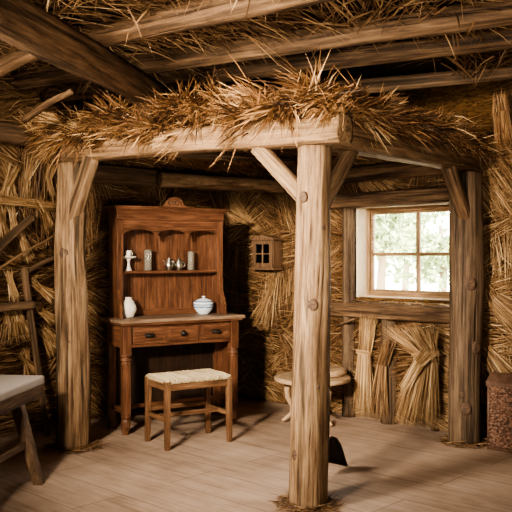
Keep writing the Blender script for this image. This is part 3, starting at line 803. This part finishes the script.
obj('top', bm, M['cab_z'], cb)
dr = obj('door', boxes((-cw+.006, -cw+.042, -cdp-.014, -cdp, .01, ch-.006), (cw-.042, cw-.006, -cdp-.014, -cdp, .01, ch-.006), (-cw+.042, cw-.042, -cdp-.014, -cdp, .01, .046), (-cw+.042, cw-.042, -cdp-.014, -cdp, ch-.04, ch-.006), (-.007, .007, -cdp-.012, -cdp-.002, .04, ch-.036), (-cw+.042, cw-.042, -cdp-.012, -cdp-.002, ch/2-.004, ch/2+.009), bev=.002), M['cab_z'], cb)
obj('pane', boxes((-cw+.04, cw-.04, -cdp-.006, -cdp-.003, .044, ch-.038), bev=0), M['cab_pane'], dr)

# ------------------------------------------------------------------ the dresser
YAW = math.radians(33)
DC = Vector((-.657, 6.415, 0))
dresser = thing('dresser', 'reddish brown wooden dresser with open shelves, three drawers and arched crest', 'dresser', DC, YAW)
cy, sy = math.cos(YAW), math.sin(YAW)
def loc2w(x, y, z=0): return Vector((DC.x+x*cy-y*sy, DC.y+x*sy+y*cy, z))
def lx_for(px, ly):                       # local x on the dresser for a given image column
    k = (px-256)/F
    return (k*(DC.y+ly*cy)-(DC.x-ly*sy))/(cy-k*sy)
TW, TD, TZ = .55, .205, .87
def dp(name, bm, mat, parent=None, smooth=False, loc=(0, 0, 0)): return obj(name, bm, mat, parent or dresser, loc, None, smooth)
bm = bmesh.new(); box(bm, -TW, TW, -TD, TD, TZ-.028, TZ, bev=.008, seg=3)
dp('table_top', bm, M['pine_top'])
obj('edge_moulding', boxes((-TW+.018, TW-.018, -TD+.018, TD-.01, TZ-.045, TZ-.0285), bev=.004), M['pine_x'], dresser)
LXp = TW-.075
zr0, zr1 = .655, TZ-.046
# apron frame
obj('apron', boxes((-LXp, LXp, -TD+.055, -TD+.075, zr0-.0, zr0+.022), (-LXp, LXp, -TD+.055, -TD+.075, zr1-.018, zr1), bev=.002), M['pine_x'], dresser)
obj('side_panel', boxes((-LXp-.03, -LXp-.012, -TD+.07, TD-.06, .655, zr1), bev=.002), M['pine_y'], dresser)
obj('side_panel', boxes((LXp+.012, LXp+.03, -TD+.07, TD-.06, .14, zr1), bev=.002), M['pine_z'], dresser)
obj('back_board', boxes((-LXp, LXp, TD-.05, TD-.035, .16, zr1), bev=.002), M['shade_board'], dresser)
# drawers
dx0, dx1 = -LXp+.035, LXp-.035
wd = (dx1-dx0)/3
for i in range(3):
    a, b = dx0+wd*i, dx0+wd*(i+1)
    if i < 3:
        bmd = bmesh.new()
        box(bmd, a+.012, b-.012, -TD+.048, -TD+.068, zr0+.026, zr1-.02, bev=.003)
        box(bmd, a+.03, b-.03, -TD+.043, -TD+.05, zr0+.044, zr1-.038, bev=.004)
        box(bmd, a+.02, b-.02, -TD+.068, TD-.08, zr0+.03, zr1-.03, bev=.002)
        d_ = dp('drawer', bmd, M['pine_x'])
        c = (a+b)/2; zc = (zr0+zr1)/2+.004
        kb = bmesh.new()
        if i == 1:
            lathe(kb, [(.026, 0), (.026, .004), (.010, .006), (.010, .014), (.018, .020), (.017, .028), (0, .031)], 18)
            kb.transform(Matrix.Translation((c, -TD+.044, zc)) @ Matrix.Rotation(PI/2, 4, 'X'))
        else:
            tube(kb, [(c-.034, -TD+.046, zc+.006), (c-.03, -TD+.024, zc+.002), (c, -TD+.018, zc-.004), (c+.03, -TD+.024, zc+.002), (c+.034, -TD+.046, zc+.006)], [.008, .009, .013, .009, .008], 10)
            box(kb, c-.036, c+.036, -TD+.038, -TD+.044, zc-.016, zc+.016, bev=.003)
        obj('drawer_pull', kb, M['iron'], d_, (0, 0, 0), None, True)['label'] = 'black iron pull'
    if i:
        dp('divider', boxes((a-.011, a+.011, -TD+.052, -TD+.075, zr0+.02, zr1-.016), bev=.002), M['pine_z'])
# legs: square top, turned foot
def leg(x, y):
    b = bmesh.new()
    box(b, x-.034, x+.034, y-.034, y+.034, .60, zr1, bev=.005)
    lathe(b, [(.038, .602), (.041, .594), (.036, .586), (.036, .58), (.042, .572), (.043, .560), (.037, .552), (.036, .545), (.040, .538), (.038, .528)], 20, (x, y, 0))
    box(b, x-.030, x+.030, y-.030, y+.030, .145, .53, bev=.007)
    lathe(b, [(.030, .147), (.038, .140), (.038, .13), (.030, .122), (.029, .115), (.036, .10), (.036, .06), (.028, .03), (.024, .0)], 20, (x, y, 0))
    return b
for x in (-LXp, LXp):
    dp('leg', leg(x, -TD+.075), M['pine_z'])
    b = bmesh.new(); box(b, x-.028, x+.028, TD-.09, TD-.034, 0, zr1, bev=.004); dp('leg', b, M['pine_z'])
# low stretchers, front one bowed
dp('stretcher', boxes((-LXp-.015, -LXp+.015, -TD+.08, TD-.05, .155, .19), bev=.003), M['pine_y'])
dp('stretcher', boxes((LXp-.015, LXp+.015, -TD+.08, TD-.05, .155, .19), bev=.003), M['pine_y'])
b = bmesh.new()
prof = [(-LXp+(2*LXp)*i/16, .150+.018*abs(math.sin(PI*i/16*2))) for i in range(17)]
prism(b, prof+[(LXp, .195), (-LXp, .195)], .0, .022)
dp('stretcher', b, M['pine_x'])
# upper part
UW, UD0, UD1 = .475, .045, .20        # half width, front and back in local y
zt = 1.635
def side(sx):
    b = bmesh.new()
    pts = [(UD1, TZ), (UD0-.075, TZ), (UD0-.075, TZ+.02), (UD0-.062, TZ+.045), (UD0-.068, TZ+.075), (UD0-.05, TZ+.12), (UD0-.022, TZ+.17), (UD0-.006, TZ+.24), (UD0, TZ+.33), (UD0, zt), (UD1, zt)]
    prism(b, pts, -.011, .011)
    b.transform(Matrix.Translation((sx*(UW-.011), 0, 0)) @ Matrix.Rotation(PI/2, 4, 'Z'))
    return b
for sx in (-1, 1):
    # rotate maps local x->y ; prism x is depth
    dp('side_board', side(sx), M['pine_z'])
    dp('stile', boxes((sx*(UW-.026)-.026, sx*(UW-.026)+.026, UD0-.012, UD0+.006, TZ+.002, zt-.002), bev=.003), M['pine_z'])
# boarded back
bb = bmesh.new(); nb = 9
for i in range(nb):
    x0 = -UW+.02+(2*UW-.04)*i/nb; x1 = -UW+.02+(2*UW-.04)*(i+1)/nb
    box(bb, x0+.001, x1-.001, UD1-.016, UD1-.002, TZ+.002, zt, bev=.004)
dp('back_boards', bb, M['pine_z'])
dp('plinth_strip', boxes((-UW+.022, UW-.022, UD1-.03, UD1-.016, TZ, TZ+.05), bev=.004), M['pine_x'])
ZS = 1.232
dp('shelf', boxes((-UW+.022, UW-.022, UD0+.008, UD1-.017, ZS-.02, ZS), bev=.004), M['pine_x'])
# scalloped valance: three arches with little pendants
vz0, vz1 = 1.53, zt-.001
pts = [(-UW+.052, vz1), (-UW+.052, vz0-.02)]
xa, xb = -UW+.052, UW-.052
nA = 3
for i in range(nA):
    s0, s1 = xa+(xb-xa)*i/nA, xa+(xb-xa)*(i+1)/nA
    for j in range(1, 12):
        t_ = j/12
        rise = .05*min(1, (math.sin(PI*t_))**.45)
        pts.append((s0+(s1-s0)*t_, vz0-.02+rise))
    if i < nA-1:
        pts += [(s1-.012, vz0-.024), (s1-.006, vz0-.036), (s1+.006, vz0-.036), (s1+.012, vz0-.024)]
pts += [(xb, vz0-.02), (xb, vz1)]
b = bmesh.new(); prism(b, pts, UD0-.008, UD0+.006)
dp('valance', b, M['pine_x'])
# cornice
dp('cornice', boxes((-UW-.004, UW+.004, UD0-.02, UD1, zt, zt+.066), (-UW-.016, UW+.016, UD0-.032, UD1, zt+.066, zt+.080), (-UW-.03, UW+.03, UD0-.048, UD1, zt+.080, zt+.094), (-UW-.042, UW+.042, UD0-.06, UD1, zt+.094, zt+.106), bev=.004), M['pine_x'])
# crest
b = bmesh.new(); zc0 = zt+.106
cr = [(-.105, zc0), (-.098, zc0+.014), (-.085, zc0+.018)]
cr += [(-.078*math.cos(PI*i/16), zc0+.018+.062*math.sin(PI*i/16)) for i in range(17)]
cr += [(.085, zc0+.018), (.098, zc0+.014), (.105, zc0)]
prism(b, cr, -.02, -.002)
crest = dp('crest', b, M['pine_x'])
b = bmesh.new()
for cx_, rr, a0, a1 in ((-.04, .015, .5, 5.2), (-.012, .013, 0, 6.28), (.018, .016, .8, 5.6), (.045, .012, -1.5, 3.5)):
    tube(b, [(cx_+rr*math.cos(a0+(a1-a0)*i/12), -.021, zc0+.034+rr*1.15*math.sin(a0+(a1-a0)*i/12)) for i in range(13)], .0035, 6)
tube(b, [(-.06, -.021, zc0+.02), (-.056, -.021, zc0+.048)], .004, 6)
dp('carving', b, M['dark_inside'], crest)['label'] = 'dark pierced scrollwork'

# things on the dresser
def on_dresser(name, label, cat, px, ly, z, group=None, rot=0):
    p = loc2w(lx_for(px, ly), ly, z)
    return thing(name, label, cat, p, YAW+rot, group)
# pedestal stand
t = on_dresser('pedestal_dish', 'white pedestal dish on the upper shelf, carrying a small cup', 'dish', 128.5, .11, ZS)
b = bmesh.new(); lathe(b, [(.026, 0), (.027, .006), (.020, .018), (.013, .04), (.010, .065), (.014, .085), (.02, .095), (0, .1)], 24); obj('foot', b, M['cream'], t, smooth=True)
b = bmesh.new(); lathe(b, [(.018, .094), (.05, .102), (.062, .112), (.062, .117), (.05, .112), (0, .108)], 30); obj('dish', b, M['cream'], t, smooth=True)
p = t.location.copy(); p.z += .110
t2 = thing('small_cup', 'tiny white cup standing on the pedestal dish', 'cup', p, YAW)
b = bmesh.new(); lathe(b, [(.018, 0), (.021, .006), (.0235, .03), (.024, .052), (.0215, .052), (.019, .03), (0, .008)], 22); obj('bowl', b, M['wax'], t2, smooth=True)
b = bmesh.new(); tube(b, [(.021+.014*math.sin(PI*i/8), 0, .012+.030*i/8) for i in range(9)], .003, 6); obj('handle', b, M['wax'], t2, smooth=True)
# glass vases
def vase_glass(px, label, h, r):
    t = on_dresser('glass_jar', label, 'jar', px, .115, ZS, 'tall glass jars on the upper shelf')
    b = bmesh.new(); lathe(b, [(r*.9, 0), (r, .006), (r, h-.02), (r*.96, h), (r*.86, h), (r*.9, h-.02), (r*.9, .012), (0, .010)], 26); obj('body', b, M['glass_jar'], t, smooth=True)
    b = bmesh.new(); lathe(b, [(r*.98, h*.93), (r*1.08, h*.95), (r*1.08, h), (r*.98, h+.004), (r*.9, h), (r*.9, h*.93)], 26); obj('rim', b, M['glass_jar'], t, smooth=True)
vase_glass(148, 'tall glass jar on the upper shelf beside the pedestal dish', .165, .031)
vase_glass(191, 'tall glass jar on the upper shelf right of the silver jugs', .150, .028)
# silver jugs
def jug(px, ly, label, s, rot):
    t = on_dresser('silver_jug', label, 'jug', px, ly, ZS, 'small silver jugs on the upper shelf', rot)
    b = bmesh.new(); lathe(b, [(.024*s, 0), (.026*s, .006*s), (.036*s, .03*s), (.040*s, .05*s), (.034*s, .075*s), (.026*s, .09*s), (.029*s, .104*s), (.026*s, .104*s), (.022*s, .09*s), (0, .05*s)], 26); obj('body', b, M['silver'], t, smooth=True)
    b = bmesh.new(); tube(b, [(.034*s+.028*s*math.sin(PI*i/9), 0, .028*s+.06*s*i/9) for i in range(10)], .0045*s, 8); obj('handle', b, M['silver'], t, smooth=True)
    b = bmesh.new(); tube(b, [(-.030*s, 0, .045*s), (-.048*s, 0, .062*s), (-.056*s, 0, .088*s), (-.064*s, 0, .096*s)], [.011*s, .009*s, .007*s, .008*s], 10); obj('spout', b, M['silver'], t, smooth=True)
    b = bmesh.new(); lathe(b, [(.027*s, .103*s), (.018*s, .114*s), (.005*s, .118*s), (.007*s, .126*s), (0, .131*s)], 22); obj('lid', b, M['silver'], t, smooth=True)
jug(169, .125, 'left silver jug of the pair on the upper shelf', .86, .1)
jug(179, .105, 'right silver jug of the pair on the upper shelf', .82, -.2)
# white vase and covered bowl
t = on_dresser('white_vase', 'cream rounded vase at the left end of the dresser top', 'vase', 128.5, .07, TZ)
b = bmesh.new(); lathe(b, [(.036, 0), (.040, .006), (.056, .035), (.064, .062), (.057, .095), (.040, .125), (.026, .142), (.025, .150), (.030, .156), (.026, .156), (.021, .148), (.03, .12), (0, .03)], 34); obj('body', b, M['cream'], t, smooth=True)
b = bmesh.new(); lathe(b, [(.0605, .057), (.0655, .0625), (.0602, .068)], 34); obj('shoulder_ring', b, M['cream'], t, smooth=True)
t = on_dresser('covered_bowl', 'white bowl with blue bands and a lid, on the dresser top', 'bowl', 203.5, .065, TZ)
b = bmesh.new(); lathe(b, [(.040, 0), (.042, .006), (.062, .022), (.078, .05), (.082, .078), (.081, .090), (.074, .090), (.06, .04), (0, .02)], 36); bo = obj('bowl', b, M['white'], t, smooth=True)
for z0, r0 in ((.052, .0795), (.074, .0826)):
    b = bmesh.new(); lathe(b, [(r0-.001, z0), (r0+.001, z0+.001), (r0+.0012, z0+.006), (r0-.0005, z0+.008)], 36); obj('band', b, M['blue'], bo, smooth=True)['label'] = 'blue band'
b = bmesh.new()
tube(b, [((.0815)*math.cos(2*PI*k/72), .0815*math.sin(2*PI*k/72), .065+.004*math.sin(2*PI*k/8)) for k in range(73)], .0022, 6)
obj('motif', b, M['blue'], bo)['label'] = 'thin blue wavy line'
b = bmesh.new(); lathe(b, [(.079, .090), (.084, .093), (.082, .099), (.06, .116), (.03, .127), (.008, .130)], 36); ld = obj('lid', b, M['white'], t, smooth=True)
b = bmesh.new(); lathe(b, [(.0825, .0985), (.0832, .1005), (.074, .108), (.071, .108)], 36); obj('band', b, M['blue'], ld, smooth=True)['label'] = 'blue band'
b = bmesh.new(); lathe(b, [(.008, .128), (.009, .134), (.015, .140), (.014, .147), (0, .150)], 20); obj('lid_knob', b, M['white'], ld, smooth=True)

# ------------------------------------------------------------------ stool with woven seat
fl, frt = ground(166.5, 451), ground(230, 441)
SYAW = math.radians(32)
sc_, ss_ = math.cos(SYAW), math.sin(SYAW)
SWd, SDp, SH = .25, .165, .487
ctr = (fl+frt)/2 + Vector((-ss_, sc_, 0))*(SDp)
stool = thing('stool', 'low brown wooden stool with a woven rush seat, before the dresser', 'stool', ctr, SYAW)
for sx in (-1, 1):
    for sy_ in (-1, 1):
        b = bmesh.new()
        zt_ = SH-.012 if True else 0
        bot = (sx*(SWd), sy_*(SDp)); tp_ = (sx*(SWd-.004), sy_*(SDp-.006))
        box(b, -.02, .02, -.02, .02, 0, zt_, bev=.004)
        for v in b.verts:
            f = v.co.z/zt_; s = .82+.22*f
            v.co.x = v.co.x*s+bot[0]*(1-f)+tp_[0]*f; v.co.y = v.co.y*s+bot[1]*(1-f)+tp_[1]*f
        obj('leg', b, M['stool_z'], stool)
for sy_ in (-1, 1):
    obj('rail', boxes((-SWd+.016, SWd-.016, sy_*SDp-.012, sy_*SDp+.012, SH-.075, SH-.028), bev=.003), M['stool_x'], stool)
for sx in (-1, 1):
    obj('rail', boxes((sx*SWd-.012, sx*SWd+.012, -SDp+.016, SDp-.016, SH-.075, SH-.028), bev=.003), M['stool_y'], stool)
    obj('stretcher', boxes((sx*SWd-.010, sx*SWd+.010, -SDp+.016, SDp-.016, .19, .222), bev=.003), M['stool_y'], stool)
obj('stretcher', boxes((-SWd+.01, SWd-.01, -.012, .012, .195, .225), bev=.003), M['stool_x'], stool)
obj('stretcher', boxes((-SWd+.01, SWd-.01, SDp-.012, SDp+.012, .22, .25), bev=.003), M['stool_x'], stool)
# woven seat: a padded slab wrapped with rush strands in four triangles
b = bmesh.new(); box(b, -SWd-.012, SWd+.012, -SDp-.012, SDp+.012, SH-.03, SH, bev=.012, seg=3)
seat = obj('seat', b, plain('rush_pad', (.42, .33, .2), .9, var=.2), stool)
b = bmesh.new()
def strand(p):
    tube(b, p, [.006+.0025*abs(math.sin(k*1.7+p[0][0]*90)) for k in range(len(p))], 6)
ns = 30
for i in range(ns):
    x = -SWd-.004+(2*SWd+.008)*(i+.5)/ns
    dz = random.uniform(-.0015, .0025)
    w_ = .005*math.sin(i*1.9)
    strand([(x, -SDp-.013, SH-.028), (x, -SDp-.012, SH-.008), (x+w_, -SDp*.72, SH+.004+dz), (x-w_, -SDp*.2, SH+.001+dz), (x+w_, SDp*.3, SH+.002), (x, SDp*.8, SH+.004+dz), (x, SDp+.012, SH-.008), (x, SDp+.013, SH-.028)])
me_o = obj('woven_strands', b, None, seat, smooth=True)
me = me_o.data
av = me.attributes.new('tone', 'FLOAT', 'POINT')
vals = [.5+.75*noise.noise(Vector((v.co.x*60, v.co.y*90, v.co.z*10))) for v in me.vertices]
av.data.foreach_set('value', vals); me.materials.append(M['rush'])

# ------------------------------------------------------------------ round table behind the post
tcx = Vector((.46, 6.52, 0))
rt = thing('round_table', 'low round pale wood table with curved legs behind the front post', 'table', tcx, .5)
b = bmesh.new(); lathe(b, [(0, .330), (.285, .330), (.305, .336), (.312, .346), (.312, .360), (.304, .369), (.285, .372), (0, .372)], 48)
obj('table_top', b, M['table_x'], rt, smooth=False)
b = bmesh.new(); lathe(b, [(.15, .29), (.16, .29), (.16, .335), (.15, .335)], 32); obj('apron', b, M['table_x'], rt, smooth=True)
for k in range(3):
    th = math.radians(155)+k*2*PI/3
    b = bmesh.new()
    pr = [(.17, .335), (.205, .27), (.20, .20), (.165, .13), (.175, .07), (.225, .025), (.25, .012)]
    tube(b, [(r*math.cos(th), r*math.sin(th), z) for r, z in pr], [.028, .026, .022, .019, .017, .016, .012], 12)
    obj('leg', b, M['table_z'], rt, smooth=True)
b = bmesh.new(); lathe(b, [(.0, .13), (.05, .132), (.055, .15), (.05, .165), (0, .167)], 20); 
for k in range(3):
    th = math.radians(155)+k*2*PI/3
    tube(b, [(.03*math.cos(th), .03*math.sin(th), .148), (.168*math.cos(th), .168*math.sin(th), .14)], .012, 8)
obj('brace', b, M['table_z'], rt)
# thick rounded board lying on it
p = tcx+Vector((.10, .06, .372))
b = bmesh.new(); lathe(b, [(0, 0), (.16, 0), (.18, .008), (.188, .028), (.18, .05), (.16, .058), (0, .06)], 44)
o = obj('round_board', b, M['table_x'], None, p, (0, 0, .8)); meta(o, 'thick pale round wooden board lying on the round table', 'board')

# ------------------------------------------------------------------ spade leaning on the back of the front post
tip = Vector((.585, 5.16, 0.004)); tp_ = Vector((.225, 4.49, .42))
ax = (tp_-tip).normalized(); sidev = ax.cross(Vector((0, -1, 0))).normalized(); nrm = sidev.cross(ax)
sp = thing('spade', 'short dark pointed spade propped behind the front post, tip on the floor', 'spade', tip)
b = bmesh.new()
rows = [(0, .003), (.03, .008), (.08, .018), (.15, .036), (.23, .058), (.32, .078), (.42, .09), (.48, .08), (.52, .02)]
grid = []
for s, w in rows:
    grid.append([b.verts.new(ax*s+sidev*(w*u)+nrm*(.02*(u*u))) for u in (-1, -.6, -.2, .2, .6, 1)])
for A, Bq in zip(grid, grid[1:]):
    for i in range(5): b.faces.new((A[i], A[i+1], Bq[i+1], Bq[i]))
bmesh.ops.solidify(b, geom=b.faces[:], thickness=.005)
obj('blade', b, M['blade'], sp, smooth=True)
b = bmesh.new(); L_ = (tp_-tip).length
tube(b, [ax*.47, ax*.53, ax*(L_-.1)], [.012, .018, .016], 10); obj('shaft', b, M['log_dark'], sp, smooth=True)
b = bmesh.new(); tube(b, [ax*(L_-.1)-sidev*.0, ax*(L_-.06)], [.016, .016], 10); tube(b, [ax*(L_-.05)-sidev*.035, ax*(L_-.05)+sidev*.035], .014, 10); obj('grip', b, M['log_dark'], sp, smooth=True)

# ------------------------------------------------------------------ bench at the far left
e1 = Vector((-.12, -.99, 0)).normalized()
cor = Vector((-1.355, 5.10, 0))
byaw = math.atan2(-e1.x, e1.y)+PI       # local -y = e1 ; local x to the right
bench = thing('bench', 'rustic wooden bench with splayed legs and a grey cushion, left edge', 'bench', cor, math.atan2(e1.x, -e1.y))
# local: y from 0 (far end) to -BL (near end), x from 0 (right side) to -BW
BL, BW, BZ = 1.25, .42, .535
obj('seat_board', boxes((-BW, 0, -BL, 0, BZ-.02, BZ), bev=.005), M['bench_y'], bench)
obj('side_rail', boxes((-.045, -.012, -BL+.02, -.01, BZ-.085, BZ-.018), bev=.004), M['bench_y'], bench)
obj('side_rail', boxes((-BW+.012, -BW+.045, -BL+.02, -.01, BZ-.085, BZ-.018), bev=.004), M['bench_y'], bench)
obj('end_rail', boxes((-BW+.045, -.045, -.045, -.012, BZ-.085, BZ-.018), bev=.004), M['bench_y'], bench)
def splay(x0, y0, x1, y1, r=.034):
    b = bmesh.new(); zt_ = BZ-.02
    box(b, -r, r, -r, r, 0, zt_, bev=.005)
    for v in b.verts:
        f = v.co.z/zt_; s = .8+.25*f
        v.co.x = v.co.x*s+x1*(1-f)+x0*f; v.co.y = v.co.y*s+y1*(1-f)+y0*f
    return b
fx, fy = .115, -.355
for yy, yb in ((-.27, fy), (-BL+.27, -BL+.16)):
    obj('leg', splay(-.075, yy, fx, yb), M['bench_z'], bench)
    obj('leg', splay(-BW+.075, yy, -BW-fx, yb), M['bench_z'], bench)
yl = -.27+(-.355+.27)*.55
obj('stretcher', boxes((-.0, .03, -BL+.22, yl, .205, .245), bev=.004), M['bench_y'], bench)
obj('stretcher', boxes((-BW-.03, -BW, -BL+.22, yl, .205, .245), bev=.004), M['bench_y'], bench)
# cushion
b = bmesh.new(); box(b, -BW+.005, .012, -BL+.01, .005, 0, .055, bev=.02, seg=4)
bmesh.ops.subdivide_edges(b, edges=[e for e in b.edges if e.calc_length() > .2], cuts=10, use_grid_fill=True)
for v in b.verts:
    if v.co.z > .03:
        fxx = min(-(v.co.x-.012), v.co.x+BW)/.2; fyy = min(-v.co.y, v.co.y+BL)/.2
        v.co.z += .012*max(0, min(1, fxx))*max(0, min(1, fyy))
cu = obj('cushion', b, M['cushion'], None, cor+Vector((0, 0, BZ)), bench.rotation_euler, True)
meta(cu, 'flat grey linen cushion lying on the bench', 'cushion')

# ------------------------------------------------------------------ wicker trunk at the right
tw_b, _ = 0, 0
c0 = ground(488.5, 449)
a0 = (c0-CORNER).dot(U1); b0 = (c0-CORNER).dot(U2)
TZt = .455
tk = thing('wicker_trunk', 'brown wicker trunk with a rounded lid at the right edge', 'trunk', c0, ROT_W2)
TWd, TDp = .62, min(.36, a0-.10)
b = bmesh.new(); box(b, 0, TWd, 0, TDp, 0, TZt, bev=.012, seg=3)
obj('body', b, M['wicker'], tk)
b = bmesh.new()
pr = [(-.012, TZt-.012), (-.014, TZt+.018)]+[(-.014+(TDp+.028)*i/14, TZt+.018+.055*math.sin(PI*i/14)) for i in range(1, 14)]+[(TDp+.014, TZt+.018), (TDp+.012, TZt-.012)]
prism(b, pr, -.014, TWd+.014)
b.transform(Matrix(((0, 1, 0, 0), (1, 0, 0, 0), (0, 0, 1, 0), (0, 0, 0, 1))))
bmesh.ops.recalc_face_normals(b, faces=b.faces[:])
obj('lid', b, M['leather'], tk)['label'] = 'dark brown rounded lid'
b = bmesh.new()
for x in (.002, TWd-.002):
    tube(b, [(x, 0, .0), (x, 0, TZt)], .012, 8)
tube(b, [(0, -.002, .012), (TWd, -.002, .012)], .012, 8)
obj('binding', b, M['leather'], tk, smooth=True)
b = bmesh.new()
rows, cols = 15, 26
for r_ in range(rows):
    z = .035+(TZt-.05)*r_/(rows-1)
    tube(b, [(TWd*c_/cols/1+.0, -.002-.006*math.cos(PI*(c_+r_)), z+.003*math.sin(c_*2.1)) for c_ in range(cols+1)], .0085, 6)
for r_ in range(rows):
    z = .035+(TZt-.05)*r_/(rows-1)
    tube(b, [(-.002-.006*math.cos(PI*(c_+r_)), TDp*c_/14, z) for c_ in range(15)], .0085, 6)
obj('weave', b, M['wicker'], tk, smooth=True)

# ------------------------------------------------------------------ outside the window
g = obj('ground_outside', boxes((-14, 16, .4, 60, -.5, -.35), bev=0), M['grass'], None, CORNER, (0, 0, ROT_W2)); g['kind'] = 'structure'
def tree(px, d, ztop, rad, label, seed, n=1500, cz=None, group='trees outside the window'):
    rg = np.random.default_rng(seed)
    base = Vector(((px-256)/F*d, d, -.35))
    t = thing('tree', label, 'tree', base, group=group)
    h = ztop+.35
    b = bmesh.new(); tube(b, [(0, 0, 0), (.1, .05, h*.4), (0, 0, h*.75)], [.12, .09, .04], 10)
    obj('trunk', b, M['bark'], t, smooth=True)
    nb = 9
    cc = rg.normal(0, .45, (nb, 3))*np.array([rad, rad, h*.35])+np.array([0, 0, h*.6])
    k = rg.integers(0, nb, n)
    v = rg.normal(size=(n, 3)); v /= np.linalg.norm(v, axis=1, keepdims=True)
    P = cc[k]+v*rg.uniform(.3, .55, n)[:, None]*rad
    P[:, 2] = np.clip(P[:, 2], .15, h)
    blades('crown', P, rg.normal(size=(n, 3)), rg.uniform(.12, .24, n), rg.uniform(.06, .12, n), None, np.clip(rg.normal(.5, .25, n), 0, 1), M['leaf'], t)
tree(378, 17, 3.6, 1.0, 'tree seen through the upper left pane', 1, 2600)
tree(404, 24, 3.8, 1.2, 'tree seen behind the upright glazing bar', 2, 2600)
tree(440, 19, 2.9, .9, 'tree seen through the upper right pane', 3, 1700)
def shrub(px, d, h, r, label, seed):
    rg = np.random.default_rng(seed); n = 500
    base = Vector(((px-256)/F*d, d, -.35))
    v = rg.normal(size=(n, 3)); v /= np.linalg.norm(v, axis=1, keepdims=True)
    P = v*rg.uniform(.5, 1, n)[:, None]*np.array([r, r, h*.5])+np.array([0, 0, h*.5])
    o = blades('shrub', P+np.array(base), rg.normal(size=(n, 3))+np.array([0, 0, .6]), rg.uniform(.08, .2, n), rg.uniform(.03, .07, n), None, np.clip(rg.normal(.6, .25, n), 0, 1), M['leaf'], None, tuple(base))
    meta(o, label, 'shrub', 'low shrubs outside the window')
shrub(388, 14, .7, .5, 'low shrub seen through the lower left pane', 5)
shrub(436, 15, .8, .6, 'low shrub seen through the lower right pane', 6)

# ------------------------------------------------------------------ light
w = bpy.data.worlds.new('sky'); scene.world = w; w.use_nodes = True
N = w.node_tree.nodes; L = w.node_tree.links
bg = N['Background']
sky = N.new('ShaderNodeTexSky'); sky.sky_type = 'NISHITA' if 'NISHITA' in [i.identifier for i in sky.bl_rna.properties['sky_type'].enum_items] else 'HOSEK_WILKIE'
sky.sun_elevation = math.radians(42); sky.sun_rotation = math.radians(200); sky.sun_disc = False
sky.dust_density = 4
mixw = N.new('ShaderNodeMix'); mixw.data_type = 'RGBA'; mixw.inputs[0].default_value = .75
L.new(sky.outputs[0], mixw.inputs[6]); mixw.inputs[7].default_value = (5.2, 4.75, 3.9, 1)
L.new(mixw.outputs[2], bg.inputs[0]); bg.inputs[1].default_value = 6.0

def area(name, loc, target, size, power, col, sy=None, spread=None):
    l = bpy.data.lights.new(name, 'AREA'); l.energy = power; l.color = col; l.size = size
    if sy: l.shape = 'RECTANGLE'; l.size_y = sy
    if spread: l.spread = spread
    o = bpy.data.objects.new(name, l); COL.objects.link(o); o.location = loc
    o.rotation_euler = (Vector(target)-Vector(loc)).to_track_quat('-Z', 'Y').to_euler()
    return o
area('side_light', (-1.65, 2.85, 2.05), (1.35, 5.5, .7), .45, 57, (1, .875, .71), spread=math.radians(88))
area('front_light', (-1.85, .7, 2.4), (.1, 6.0, 1.45), .34, 84, (1, .84, .64), spread=math.radians(54))
area('soft_fill', (.3, .5, .9), (.1, 4.2, 2.85), 1.0, 44, (1, .85, .67), spread=math.radians(80))

scene.view_settings.view_transform = 'AgX'
scene.view_settings.look = 'AgX - Medium High Contrast'
scene.view_settings.exposure = -0.12
scene.cycles.use_denoising = True
scene.cycles.max_bounces = 6
